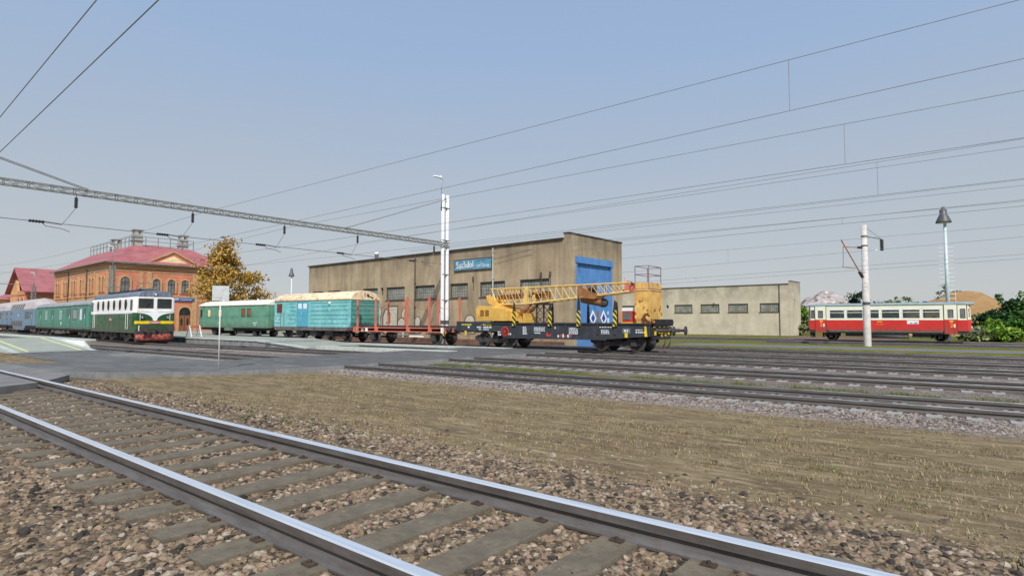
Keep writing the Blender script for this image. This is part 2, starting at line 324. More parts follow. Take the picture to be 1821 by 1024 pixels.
    c = mixc(t, mk.outputs[0], c, srgb(102, 58, 32)); t.link(c, b.inputs['Base Color']); M['tower_rust'] = m
    M['mauve'] = paint('faded_mauve_rail', srgb(128, 106, 114), .6, .1, .15, 3)
    M['cab_red'] = paint('red_cabinet_paint', srgb(216, 40, 44), .5, 0, .1, 2)
    M['louvre'] = paint('grey_louvre', srgb(104, 110, 106), .6, .2, .2, 4)
    M['white'] = paint('white_paint', srgb(230, 230, 228), .5, 0, .05, 3, srgb(196, 194, 188), .5)
    M['mark_white'] = paint('stencil_white', srgb(206, 212, 214), .6, 0, .1, 9, srgb(120, 124, 126), .6)
    M['mark_red'] = paint('stencil_red', srgb(170, 66, 60), .6, 0, .15, 9)
    M['mark_yellow'] = paint('stencil_yellow', srgb(240, 178, 60), .5, 0, .05, 5)
    M['railcar_red'] = paint('bright_red_enamel', srgb(204, 52, 48), .35, 0, .08, 1.2, srgb(178, 44, 40), .5, skirt=(0.95, 1.5, srgb(96, 84, 70), .7))
    M['railcar_cream'] = paint('pale_cream_enamel', srgb(240, 236, 208), .4, 0, .04, 1.5, srgb(222, 212, 176), .4)
    M['railcar_roof'] = paint('blue_grey_roof', srgb(136, 152, 154), .5, 0, .1, 1.2, srgb(112, 126, 128), .5)
    M['black_rubber'] = paint('black_rubber', srgb(36, 36, 38), .7, 0, .2, 5)
    M['interior'] = paint('dim_interior', srgb(88, 76, 68), .8, 0, .2, 1.5)
    m, b, t = base_mat('clear_coach_glass', .05, 0, .5)
    b.inputs['Transmission Weight'].default_value = .92; b.inputs['IOR'].default_value = 1.02; b.inputs['Base Color'].default_value = srgb(176, 186, 184); M['clear'] = m
    # masts, wires
    M['mast_white'] = paint('white_steel_mast', srgb(236, 238, 242), .45, 0, .05, 2, srgb(206, 208, 212), .4)
    M['mast_concrete'] = paint('pale_concrete_mast', srgb(196, 190, 184), .8, 0, .1, 3, srgb(160, 152, 146), .6, srgb(166, 156, 148), .4)
    M['lattice'] = paint('weathered_lattice_steel', srgb(134, 134, 128), .6, .3, .15, 4, srgb(104, 100, 86), .5)
    M['wire'] = paint('contact_wire', srgb(132, 134, 130), .6, .3, .15, 1)
    M['wire_grey'] = paint('grey_cable', srgb(112, 114, 116), .6, .3, .1, 1)
    M['insulator'] = paint('dark_glazed_insulator', srgb(46, 42, 42), .25, 0, .2, 6)
    M['cyan_steel'] = paint('pale_cyan_steel', srgb(184, 198, 198), .5, .1, .08, 2)
    M['lamp_grey'] = paint('dark_grey_lamp_hood', srgb(84, 86, 88), .5, .2, .1, 4)
    M['lamp_glass'] = paint('milky_lamp_glass', srgb(226, 230, 230), .3, 0, .03, 4)
    M['post_white'] = paint('off_white_post', srgb(208, 206, 198), .6, 0, .05, 3, srgb(176, 172, 162), .4)
    M['sign_plate'] = paint('blank_grey_white_plate', srgb(196, 200, 198), .5, .1, .06, 3, srgb(166, 170, 168), .5)
    m, b, t = base_mat('hazard_stripes', .6, 0, .4); v = coords(t, (1, 1, 1)); w = t.new('ShaderNodeTexWave'); w.wave_type = 'BANDS'; w.bands_direction = 'DIAGONAL'; w.wave_profile = 'SAW'
    w.inputs['Scale'].default_value = 2.0; t.link(v, w.inputs['Vector'])
    gt = t.new('ShaderNodeMath', operation='GREATER_THAN'); gt.inputs[1].default_value = .5; t.link(w.outputs['Fac'], gt.inputs[0])
    c = mixc(t, gt.outputs[0], srgb(206, 184, 60), srgb(44, 44, 36)); t.link(c, b.inputs['Base Color']); M['hazard'] = m
    # heaps, plants
    m, b, t = base_mat('heaped_sand', .95, 0, .1); v = coords(t)
    c = mixc(t, noise_fac(t, v, .5, 8, .7), srgb(150, 116, 78), srgb(170, 136, 95)); t.link(c, b.inputs['Base Color']); bump(t, b, noise_fac(t, v, 2, 8, .75), .5, .2); M['sand'] = m
    M['rubble'] = gravel_mat('pale_rubble', [srgb(108, 98, 96), srgb(160, 150, 148), srgb(184, 176, 172), srgb(136, 127, 125)], 1.6, 1.0, None, False)
    M['weed'] = [base_mat('weed_leaf', .7, 0, .25)[0] for _ in range(3)]
    for m_, c_ in zip(M['weed'], ((70, 92, 38), (92, 104, 48), (110, 108, 60))): m_.node_tree.nodes['Principled BSDF'].inputs['Base Color'].default_value = srgb(*c_)
    M['bark'] = paint('grey_brown_bark', srgb(92, 76, 58), .95, 0, .3, 6, srgb(62, 50, 40), .6, fine=.8)
    def leaf(name, c, k=.25):
        m, b, t = base_mat(name, .7, 0, .25); v = coords(t)
        t.link(mixc(t, noise_fac(t, v, 5, 4, .6), sh(srgb(*c), 1 - k), sh(srgb(*c), 1 + k)), b.inputs['Base Color'])
        b.inputs['Subsurface Weight'].default_value = 0.0
        return m
    M['leaf_autumn'] = [leaf('autumn_leaf', c) for c in ((174, 138, 60), (148, 114, 46), (106, 88, 42), (196, 160, 82))]
    M['leaf_green'] = [leaf('green_leaf', c) for c in ((62, 102, 34), (44, 78, 28), (90, 128, 40), (36, 62, 26))]
    M['leaf_bright'] = [leaf('fresh_leaf', c) for c in ((108, 140, 44), (84, 120, 36), (132, 156, 56), (70, 100, 34))]
    M['leaf_dark'] = [leaf('dark_leaf', c) for c in ((40, 76, 38), (28, 54, 28), (54, 94, 44), (24, 46, 26))]
    M['leaf_olive'] = [leaf('olive_leaf', c) for c in ((124, 134, 84), (100, 112, 68), (142, 148, 100), (88, 98, 60))]
    M['straw'] = [leaf('dry_grass', c) for c in ((146, 129, 98), (128, 116, 82), (118, 101, 78), (162, 146, 113))]
setup_materials()
# ------------------------------------------------------------------ mesh helpers
class MB:
    """collects shapes; build() links them as ONE mesh object"""
    def __init__(s): s.v = []; s.f = []; s.m = []; s.s = []
    def add(s, verts, faces, m=0, smooth=False):
        o = len(s.v); s.v += [tuple(v) for v in verts]
        for f in faces: s.f.append([i + o for i in f]); s.m.append(m); s.s.append(smooth)
    def box(s, x0, x1, y0, y1, z0, z1, m=0):
        v = [(x, y, z) for x in (x0, x1) for y in (y0, y1) for z in (z0, z1)]
        s.add(v, [(0, 1, 3, 2), (4, 6, 7, 5), (0, 4, 5, 1), (2, 3, 7, 6), (0, 2, 6, 4), (1, 5, 7, 3)], m)
    def prism(s, pts, axis, a, b, m=0, smooth=False):
        """pts 2-D outline extruded along axis from a to b: x->(y,z) y->(x,z) z->(x,y)"""
        def P(p, k): return {'x': (k, p[0], p[1]), 'y': (p[0], k, p[1]), 'z': (p[0], p[1], k)}[axis]
        n = len(pts); v = [P(p, a) for p in pts] + [P(p, b) for p in pts]
        s.add(v, [tuple(range(n))[::-1], tuple(range(n, 2 * n))], m)
        s.add(v, [(i, (i + 1) % n, n + (i + 1) % n, n + i) for i in range(n)], m, smooth)
    def loft(s, rings, m=0, smooth=False, caps=True, closed=True):
        n = len(rings[0]); v = [p for r in rings for p in r]; f = []
        for k in range(len(rings) - 1):
            for i in range(n if closed else n - 1):
                j = (i + 1) % n; f.append((k * n + i, k * n + j, (k + 1) * n + j, (k + 1) * n + i))
        s.add(v, f, m, smooth)
        if caps: s.add(rings[0], [tuple(range(n))[::-1]], m); s.add(rings[-1], [tuple(range(n))], m)
    def path(s, pts, r, n=8, m=0, smooth=True):
        pts = [Vector(p) for p in pts]; rs = r if isinstance(r, (list, tuple)) else [r] * len(pts)
        rings = []
        for i, p in enumerate(pts):
            d = (pts[min(i + 1, len(pts) - 1)] - pts[max(i - 1, 0)]).normalized()
            a = d.cross(Vector((0, 0, 1)))
            if a.length < 1e-3: a = Vector((1, 0, 0))
            a.normalize(); b = d.cross(a).normalized()
            rings.append([p + (a * math.cos(2 * math.pi * k / n) + b * math.sin(2 * math.pi * k / n)) * rs[i] for k in range(n)])
        s.loft(rings, m, smooth)
    def tube(s, a, b, r, r2=None, n=8, m=0): s.path([a, b], [r, r if r2 is None else r2], n, m)
    def bar(s, a, b, w, h=None, m=0):
        """square bar from a to b, w wide, h tall"""
        h = h or w; a, b = Vector(a), Vector(b); d = (b - a).normalized()
        x = d.cross(Vector((0, 0, 1)))
        if x.length < 1e-3: x = Vector((1, 0, 0))
        x.normalize(); y = x.cross(d)
        s.loft([[p + x * (w / 2 * i) + y * (h / 2 * j) for i, j in ((-1, -1), (1, -1), (1, 1), (-1, 1))] for p in (a, b)], m)
    def lathe(s, prof, c=(0, 0, 0), axis='z', n=20, m=0, smooth=True):
        """prof: (radius, height) pairs along the axis"""
        rings = []
        for r, h in prof:
            ring = []
            for k in range(n):
                a = 2 * math.pi * k / n; p, q = r * math.cos(a), r * math.sin(a)
                ring.append({'z': (c[0] + p, c[1] + q, c[2] + h), 'y': (c[0] + p, c[1] + h, c[2] + q), 'x': (c[0] + h, c[1] + p, c[2] + q)}[axis])
            rings.append(ring)
        s.loft(rings, m, smooth)
    def build(s, name, mats, parent=None, bevel=0, loc=None):
        me = bpy.data.meshes.new(name); me.from_pydata(s.v, [], s.f)
        if not isinstance(mats, (list, tuple)): mats = [mats]
        for m in mats: me.materials.append(MAT[m] if isinstance(m, str) else m)
        me.polygons.foreach_set('material_index', s.m); me.polygons.foreach_set('use_smooth', s.s)
        bm = bmesh.new(); bm.from_mesh(me)
        if bevel:
            bmesh.ops.remove_doubles(bm, verts=bm.verts, dist=1e-5)
            es = [e for e in bm.edges if len(e.link_faces) == 2 and e.calc_face_angle(0) > .6]
            bmesh.ops.bevel(bm, geom=es, offset=bevel, segments=2, profile=.6, affect='EDGES', clamp_overlap=True)
        bmesh.ops.recalc_face_normals(bm, faces=bm.faces); bm.to_mesh(me); bm.free()
        o = bpy.data.objects.new(name, me); COL.objects.link(o)
        if parent: o.parent = parent
        if loc: o.location = loc
        return o

def tag(o, label=None, cat=None, group=None, kind=None):
    if label: o['label'] = label
    if cat: o['category'] = cat
    if group: o['group'] = group
    if kind: o['kind'] = kind
    return o
def empty(name, loc, rz, label, cat, group=None):
    o = bpy.data.objects.new(name, None); COL.objects.link(o); o.empty_display_size = .2
    o.location = loc; o.rotation_euler = (0, 0, R(rz)); return tag(o, label, cat, group)
def children(o): return [c for c in bpy.data.objects if c.parent == o]
def copy_tree(o, parent=None):
    c = o.copy(); COL.objects.link(c); c.parent = parent
    for ch in children(o): copy_tree(ch, c)
    return c
def struct(name, mb, mats): return tag(mb.build(name, mats), kind='structure')
def text(name, body, size, mat, parent, loc, face='-y', wid=1.0, align='CENTER', thick=.004):
    """flat lettering standing upright, read from the side it faces"""
    cu = bpy.data.curves.new(name, 'FONT'); cu.body = body; cu.size = size; cu.align_x = align; cu.align_y = 'CENTER'; cu.extrude = thick
    cu.offset = size * .006; cu.space_character = 1.1
    tmp = bpy.data.objects.new(name, cu); COL.objects.link(tmp)
    dg = bpy.context.evaluated_depsgraph_get(); dg.update()
    me = bpy.data.meshes.new_from_object(tmp.evaluated_get(dg))
    bpy.data.objects.remove(tmp); bpy.data.curves.remove(cu)
    me.materials.clear(); me.materials.append(MAT[mat])
    o = bpy.data.objects.new(name, me); COL.objects.link(o); o.parent = parent
    rot = Matrix.Rotation(R(90), 4, 'X')
    if face == '+x': rot = Matrix.Rotation(R(90), 4, 'Z') @ rot
    me.transform(rot @ Matrix.Diagonal((wid, 1, 1, 1))); o.location = loc
    return o

def arch(cx, z0, w, h, n=10):
    """outline of a round-headed opening, in (along, z)"""
    r = w / 2; zs = z0 + h - r
    return [(cx - r, z0), (cx + r, z0)] + [(cx + r * math.cos(a), zs + r * math.sin(a)) for a in [math.pi * i / n for i in range(n + 1)]]
def ellipse(cx, cz, a, b, n=20): return [(cx + a * math.cos(2 * math.pi * i / n), cz + b * math.sin(2 * math.pi * i / n)) for i in range(n)]
def rrect(x0, x1, z0, z1, r, n=4):
    pts = []
    for cx, cz, a0 in ((x1 - r, z0 + r, -90), (x1 - r, z1 - r, 0), (x0 + r, z1 - r, 90), (x0 + r, z0 + r, 180)):
        for i in range(n + 1):
            a = R(a0 + 90 * i / n); pts.append((cx + r * math.cos(a), cz + r * math.sin(a)))
    return pts
def ring(mb, outer, inner, axis, a, b, m=0):
    """a frame: the band between two outlines of equal point count, a..b deep"""
    def P(p, k): return {'x': (k, p[0], p[1]), 'y': (p[0], k, p[1])}[axis]
    n = len(outer)
    v = [P(p, a) for p in outer] + [P(p, a) for p in inner] + [P(p, b) for p in outer] + [P(p, b) for p in inner]
    f = []
    for i in range(n):
        j = (i + 1) % n
        f += [(i, j, n + j, n + i), (2 * n + i, 3 * n + i, 3 * n + j, 2 * n + j), (i, 2 * n + i, 2 * n + j, j), (n + i, n + j, 3 * n + j, 3 * n + i)]
    mb.add(v, f, m)

# ------------------------------------------------------------------ ground
def lerp(a, b, t): return a + (b - a) * max(0, min(1, t))
def ground_z(x, y):
    if y < 5.2: z = .04 if y > 0.2 else lerp(-.25, .04, (y + 2) / 2.2)
    elif y < 12.6: z = lerp(.06, -.22, (y - 5.2) / 7.4)
    elif y < 40: z = -.22
    else: z = lerp(-.22, -.52, (y - 44) / 16)
    return z
def build_ground():
    xs = [-3000, -1200, -500, -250, -160] + list(np.arange(-120, 21, 2.0)) + [40, 80, 160, 400, 1200, 3000]
    ys = [-600, -150, -40, -12, -6, -3, -1.6, -.5, .3, 1.5, 3, 4.5, 5.2] + list(np.arange(6, 13.1, .7)) + [16, 20, 25, 30, 36, 40, 44, 48, 52, 56, 60, 66, 75, 100, 160, 300, 700, 1500, 3500]
    mb = MB(); v = []
    for y in ys:
        for x in xs: v.append((x, y, ground_z(x, y)))
    nx = len(xs)
    for j in range(len(ys) - 1):
        yc = (ys[j] + ys[j + 1]) / 2
        m = 0 if yc < 12.6 else (1 if yc < 38 else 2)
        mb.add([], [], m)
        for i in range(nx - 1):
            mb.f.append([j * nx + i, j * nx + i + 1, (j + 1) * nx + i + 1, (j + 1) * nx + i]); mb.m.append(m); mb.s.append(False)
    mb.v = v
    struct('ground', mb, ['field', 'yard', 'grassland'])
build_ground()

def poly_y(pts):
    """centre-line of a track as a function of x, smoothed between the given points"""
    pts = sorted(pts)
    def f(x):
        for (x0, y0), (x1, y1) in zip(pts, pts[1:]):
            if x <= x1 or (x1, y1) == pts[-1]: return y0 + (y1 - y0) * (x - x0) / (x1 - x0)
    def g(x): return sum(f(x + k) for k in (-6, -4, -2, 0, 2, 4, 6)) / 7
    return g
def bed(name, fy, x0, x1, top, half, foot, base, mat, step=3.0):
    mb = MB(); n = int((x1 - x0) / step); rings = []
    for i in range(n + 1):
        x = x0 + (x1 - x0) * i / n; y = fy(x)
        rings.append([(x, y - foot, base - .3), (x, y - foot, base), (x, y - half, top), (x, y + half, top), (x, y + foot, base), (x, y + foot, base - .3)])
    mb.loft(rings, 0)
    struct(name, mb, mat)
HEAD = [(-.039, -.012), (-.032, 0), (.032, 0), (.039, -.012), (.039, -.066), (.010, -.082), (.010, -.100), (.075, -.148), (.075, -.166), (-.075, -.166), (-.075, -.148), (-.010, -.100), (-.010, -.082), (-.039, -.066)]
def track(fy, x0, x1, zr, label, slp, sx, pale=False, step=1.5, shiny=False, group='railway tracks across the yard'):
    root = empty('railway_track', (0, 0, 0), 0, label, 'railway track', group)
    n = max(1, int((x1 - x0) / step))
    for sgn in (-1, 1):
        mb = MB(); rings = []
        for i in range(n + 1):
            x = x0 + (x1 - x0) * i / n; y = fy(x) + sgn * .7525
            rings.append([(x, y + p, zr + q) for p, q in HEAD])
        k = len(HEAD)
        for a in range(n):
            for i in range(k):
                j = (i + 1) % k
                mb.add([rings[a][i], rings[a][j], rings[a + 1][j], rings[a + 1][i]], [(0, 1, 2, 3)], 1 if i in (0, 1, 2) else 0)
        mb.add(rings[0], [tuple(range(k))], 0); mb.add(rings[-1], [tuple(range(k))], 0)
        mb.build('rail', ['rail_side', 'rail_head' if shiny else 'rail_dull'], root)
    first = None
    xs = list(np.arange(sx[0], sx[1], .63))[:100] if slp else []
    for i, x in enumerate(xs):
        if first is None:
            mb = MB()
            mb.prism([(-.15, -.25), (.15, -.25), (.13, -.150), (-.13, -.150)], 'y', -1.27, 1.27, 0)
            for s2 in (-1, 1):
                for q in (-1, 1):
                    yy = s2 * .7525 + q * .115
                    mb.box(-.045, .045, yy - .03, yy + .03, -.152, -.136, 1); mb.tube((0, yy, -.14), (0, yy, -.12), .014, n=6, m=1)
            first = mb.build('sleeper', ['sleeper_pale' if pale else 'sleeper', 'clip'], root); o = first
        else:
            o = first.copy(); COL.objects.link(o); o.parent = root
        o.location = (x, fy(x), zr); o.rotation_euler = (0, 0, math.atan((fy(x + .5) - fy(x - .5))) + R(random.uniform(-.5, .5)))
    return root
T1 = lambda x: 2.93 - .006 * x
T2 = lambda x: 15.0 + .042 * x
T3 = poly_y([(60, 23.2), (-30, 18.85), (-43, 18.05), (-48.7, 17.92), (-70, 19.4), (-140, 24.3)])
T4 = poly_y([(60, 27.4), (0, 25.2), (-18, 24.6), (-40, 23.9), (-60, 23.4)])
T5 = lambda x: 29.9 + .0454 * x
T6 = poly_y([(60, 38.0), (0, 35.0), (-12, 35.6), (-22, 36.5), (-60, 36.5)])
T8 = lambda x: 66.45
T7 = lambda x: 60.5
bed('ballast_bed_near', T1, -70, 14, .176, 1.75, 2.65, .02, 'ballast_near', 2)
for nm, f, a, b_, mt in (('ballast_bed_second', T2, -110, 40, 'ballast_far'), ('ballast_bed_third', T3, -130, 40, 'ballast_far'), ('ballast_bed_fourth', T4, -38, 40, 'ballast_far'), ('ballast_bed_siding', T5, -64, 40, 'cinder')):
    bed(nm, f, a, b_, -.172, 1.45, 2.05, -.23, mt)
bed('ballast_bed_depot', T6, -21, 40, -.172, 1.4, 1.9, -.23, 'cinder')
bed('ballast_bed_railcar', T8, -90, 60, -.47, 1.6, 2.4, -.55, 'cinder')
bed('ballast_bed_outer', T7, -16, 60, -.465, 1.6, 2.4, -.56, 'cinder')
TG = 'railway tracks across the yard'
track(T1, -70, 12, .35, 'nearest track with bright rails and brown sleepers across the foreground gravel', True, (-24, 6), shiny=True)
track(T2, -110, 30, 0, 'second track, edged by pale sleepers beyond the brown field', True, (-48, 10), True)
track(T3, -130, 30, 0, 'third track, on which the green and cream locomotive stands', True, (-40, 9), True)
track(T4, -38, 30, 0, 'fourth track, running out between two pale kerb strips', True, (-20, 10), True)
track(T5, -64, 30, 0, 'siding under the crane wagon and turquoise van', True, (-22, 12))
track(T6, -21.0, 30, 0, 'curved track leading into the blue shed door', True, (-19, 12))
track(T8, -90, 60, -.3, 'far track carrying the red and cream railcar', False, (0, 0))
track(T7, -16, 60, -.29, 'far track running just in front of the railcar', False, (0, 0))

# strips beyond the yard
def sheet(name, pts, z, mat, th=.3):
    mb = MB(); mb.prism(pts, 'z', z - th, z); return struct(name, mb, mat)
def strip(name, x0, x1, y0, y1, mat, dz, step=4):
    mb = MB(); rings = []; n = int((x1 - x0) / step)
    ys = list(np.linspace(y0, y1, 5))
    for i in range(n + 1):
        x = x0 + (x1 - x0) * i / n
        w = .35 * math.sin(x * .31) + .2 * math.sin(x * .83 + y0)
        row = [(x, y + w * (1 if k in (0, 4) else .5) * .6, ground_z(x, y) + dz) for k, y in enumerate(ys)]
        rings.append(row + [(x, p[1], p[2] - .25) for p in row[::-1]])
    mb.loft(rings, 0); struct(name, mb, mat)
strip('grass_verge_near', -19, 60, 38.6, 42.9, 'verge', .02)
strip('service_road', -19, 60, 43.0, 49.4, 'road', .03)
strip('grass_verge_far', -19, 60, 49.6, 55.6, 'verge', .02)
strip('grass_line', -15, 30, 17.15, 17.55, 'verge', .035)
strip('earth_margin', -18.5, -7, 72, 86.5, 'plinth', .02)
# reddish earth along the shed
sheet('earth_strip', [(-60, 31.4), (-21.8, 32.3), (-21.8, 33.25), (-60, 34.9)], -.20, 'plinth', .2)

# ------------------------------------------------------------------ level path, crossing deck, platforms
mb = MB()
prof = [(4.62, .305), (5.6, .24), (9.0, .03), (12.2, -.014), (13.6, -.014), (33, -.014)]
def xe(y): return -19.3 + .07 * (y - 5)
rings = []
for y, z in prof:
    rings.append([(-25.0, y, z - .32), (-25.0, y, z), (xe(y), y, z), (xe(y), y, z - .32)])
n = len(rings)
for k in range(n - 1):
    a, c = rings[k], rings[k + 1]
    pav = 0 if prof[k][0] < 12 else 1
    mb.add([a[1], a[2], c[2], c[1]], [(0, 1, 2, 3)], pav); mb.add([a[2], a[3], c[3], c[2]], [(0, 1, 2, 3)], 2); mb.add([a[0], a[1], c[1], c[0]], [(0, 1, 2, 3)], 2)
mb.add(rings[0], [(0, 1, 2, 3)], 2); mb.add(rings[-1], [(0, 1, 2, 3)], 2)
struct('foot_crossing', mb, ['paving', 'asphalt', 'kerb'])
mb = MB()   # dark deck over the near track, in three strips between its rails
mb.prism([(-26, .4), (-13.6, .4), (-14.9, 2.12), (-26, 2.12)], 'z', .1, .333)
mb.prism([(-26, 2.29), (-15.1, 2.29), (-16.0, 3.62), (-26, 3.62)], 'z', .1, .333)
mb.prism([(-26, 3.8), (-16.2, 3.8), (-17.6, 4.6), (-19.2, 4.6), (-26, 4.6)], 'z', .1, .333)
struct('crossing_deck', mb, 'deck')
mb = MB()   # paved slope between the path and the platform ramp
mb.prism([(-38.4, 7.45), (-25.02, 7.05), (-25.02, 11.3), (-38.4, 11.3)], 'z', -.3, .012, 0)
mb.box(-38.4, -25.02, 7.0, 7.04, -.3, -.02, 1)
struct('paved_apron', mb, ['paving', 'kerb'])

mb = MB()   # island platform with a ramped end: surface, worn yellow lines, edge slabs, side wall
X0, X1, X2, Y0, Y1, ZP = -38.4, -46.5, -130, 7.6, 11.25, .56
mb.prism([(X0, -.25), (X0, .02), (X1, ZP), (X2, ZP), (X2, -.25)], 'y', Y0 + .3, Y1 - .3, 0)
for ya, yb in ((Y0, Y0 + .3), (Y1 - .3, Y1)):
    mb.prism([(X0, -.25), (X0, .024), (X1, ZP + .004), (X2, ZP + .004), (X2, -.25)], 'y', ya, yb, 1)
for yl in (Y0 + .62, Y1 - .74):
    mb.prism([(X0 - .3, .03), (X0 - .3, .048), (X1, ZP + .008), (X2, ZP + .008), (X2, ZP - .01), (X1, ZP - .012)], 'y', yl, yl + .12, 2)
mb.box(-66, -40.6, Y1 + .004, Y1 + .30, -.25, .48, 3); mb.box(-66, -40.2, Y1 + .002, Y1 + .45, .481, .57, 1)
mb.box(-130, -47.5, 8.9, 10.1, ZP - .1, ZP + .005, 4)
struct('island_platform', mb, ['platform', 'edge_concrete', 'yellow_line', 'white', 'asphalt'])
mb = MB()   # second platform, with its ramp towards the crossing
P0, P1, P2 = -33.0, -39.0, -62.0; Q0, Q1, ZQ = 20.75, 25.3, .30
mb.prism([(P0, -.25), (P0, -.03), (P1, ZQ), (P2, ZQ), (P2, -.25)], 'y', Q0 + .35, Q1, 0)
mb.prism([(P0, -.25), (P0, -.025), (P1, ZQ + .005), (P2, ZQ + .005), (P2, ZQ - .09), (P1, ZQ - .09), (P0, -.1)], 'y', Q0 - .05, Q0 + .35, 1)
mb.prism([(P0 - 1, -.25), (P0 - 1, -.09), (P1, ZQ - .092), (P2, ZQ - .092), (P2, -.25)], 'y', Q0 + .02, Q0 + .345, 2)
for i in range(26):
    xx = P1 - .4 - i * .9
    mb.box(xx - .04, xx + .04, Q0 - .02, Q0 + .018, -.25, ZQ - .095, 2)
struct('second_platform', mb, ['platform', 'edge_concrete', 'kerb'])
mb = MB(); mb.prism([(-62.02, 20.4), (-62.02, 38), (-77.6, 38), (-77.6, 20.9)], 'z', -.25, ZQ, 0)
mb.prism([(-50, 30.2), (-50, 33), (-62, 38), (-62, 29.4)], 'z', -.25, .12, 0)
struct('station_forecourt', mb, 'platform')
for a, bb in (((-37.0, 25.85), (-21.9, 26.95)), ((-33.0, 21.55), (-22.2, 22.45))):
    mb = MB(); mb.prism([(a[0], a[1]), (bb[0], bb[1]), (bb[0], bb[1] + .75), (a[0], a[1] + .75)], 'z', -.25, .02)
    struct('kerb_strip', mb, 'edge_concrete')
# ------------------------------------------------------------------ rolling stock
T5DEG = 2.6
def on_siding(s, t=0, z=0):
    c, d = math.cos(R(T5DEG)), math.sin(R(T5DEG))
    return (s * c - t * d, 29.9 + s * d + t * c, z)

def wheel(parent, x, y, z, r, mats=('wheel', 'wheel_rim')):
    """one wheel: tread, flange, disc with a raised hub, facing across the track"""
    sg = 1 if y > 0 else -1; mb = MB()
    mb.lathe([(.001, -.02 * sg), (.10, -.02 * sg), (.13, .03 * sg), (r * .72, .05 * sg), (r * .84, .0), (r * .84, .07 * sg)], (0, 0, 0), 'y', 24, 0)
    mb.lathe([(r * .84, .07 * sg), (r, .065 * sg), (r, -.045 * sg), (r + .028, -.05 * sg), (r + .028, -.08 * sg), (.001, -.08 * sg)], (0, 0, 0), 'y', 28, 1)
    return mb.build('wheel', list(mats), parent, loc=(x, y, z))
def axle(mb, x, r, m=0): mb.tube((x, -.7, r), (x, .7, r), .075, n=10, m=m)
def bogie(parent, x, wb=2.0, r=.46, mat='under', side=-1):
    for dx in (-wb / 2, wb / 2):
        for s in (-1, 1): wheel(parent, x + dx, s * .75, r, r)
    mb = MB()
    for s in (-1, 1):
        y0, y1 = sorted((s * .93, s * 1.05))
        mb.prism([(x - wb / 2 - .55, .50), (x - wb / 2 - .3, .36), (x - .55, .30), (x + .55, .30), (x + wb / 2 + .3, .36), (x + wb / 2 + .55, .50), (x + wb / 2 + .5, .66), (x + .7, .68), (x + .45, .52), (x - .45, .52), (x - .7, .68), (x - wb / 2 - .5, .66)], 'y', y0, y1)
        for dx in (-wb / 2, wb / 2):
            y0, y1 = sorted((s * .88, s * 1.14)); mb.box(x + dx - .15, x + dx + .15, y0, y1, r - .15, r + .16)
            mb.lathe([(.001, 0), (.12, 0), (.12, .06), (.001, .06)], (x + dx, s * 1.12, r), 'y', 12)
            for k in (-.3, .3): mb.lathe([(.07, 0), (.085, .04), (.07, .08), (.085, .12), (.07, .16), (.085, .2), (.07, .24)], (x + dx + k, s * 1.0, .5), 'z', 10)
        for k in range(5): mb.box(x - .42 + k * .03, x + .42 - k * .03, min(s * .94, s * 1.08), max(s * .94, s * 1.08), .33 + k * .035, .355 + k * .035)
    mb.box(x - .25, x + .25, -.95, .95, .42, .72)
    for dx in (-wb / 2, wb / 2): axle(mb, x + dx, r)
    mb.build('bogie_frame', mat, parent)
def buffers(parent, x, sg, z=1.06, length=.6, r=.2, mat='under', square=False):
    for y in (-.88, .88):
        mb = MB(); mb.lathe([(.001, 0), (.14, 0), (.14, .03 * sg), (.1, .05 * sg), (.1, length * .6 * sg), (.075, length * .6 * sg), (.075, (length - .05) * sg)], (x, y, z), 'x', 14)
        if square: mb.prism(rrect(y - r * 1.15, y + r * 1.15, z - r, z + r, .06), 'x', x + (length - .05) * sg, x + length * sg)
        else: mb.lathe([(.001, (length - .05) * sg), (r, (length - .05) * sg), (r * .98, (length - .01) * sg), (.001, length * sg)], (x, y, z), 'x', 20)
        mb.build('buffer', mat, parent)
def coupling(parent, x, sg, z=1.02):
    mb = MB(); mb.box(min(x, x + .25 * sg), max(x, x + .25 * sg), -.04, .04, z - .06, z + .06)
    mb.path([(x + .22 * sg, 0, z), (x + .34 * sg, 0, z - .03), (x + .34 * sg, 0, z - .16), (x + .26 * sg, 0, z - .3), (x + .26 * sg, 0, z - .48), (x + .33 * sg, 0, z - .55)], .03, 6)
    for y in (-.35, .35): mb.path([(x, y, z - .12), (x + .2 * sg, y, z - .16), (x + .25 * sg, y, z - .4), (x + .18 * sg, y, z - .62)], .025, 6)
    mb.build('coupling', 'under', parent)
def roof_arc(y, z0, z1, n=10, p=2.2):
    """arched roof outline between the two eaves"""
    out = []
    for i in range(n + 1):
        a = math.pi * i / n; c, s_ = math.cos(a), math.sin(a)
        out.append((-y * math.copysign(abs(c) ** (2 / p), c), z0 + (z1 - z0) * s_ ** (2 / p)))
    return out

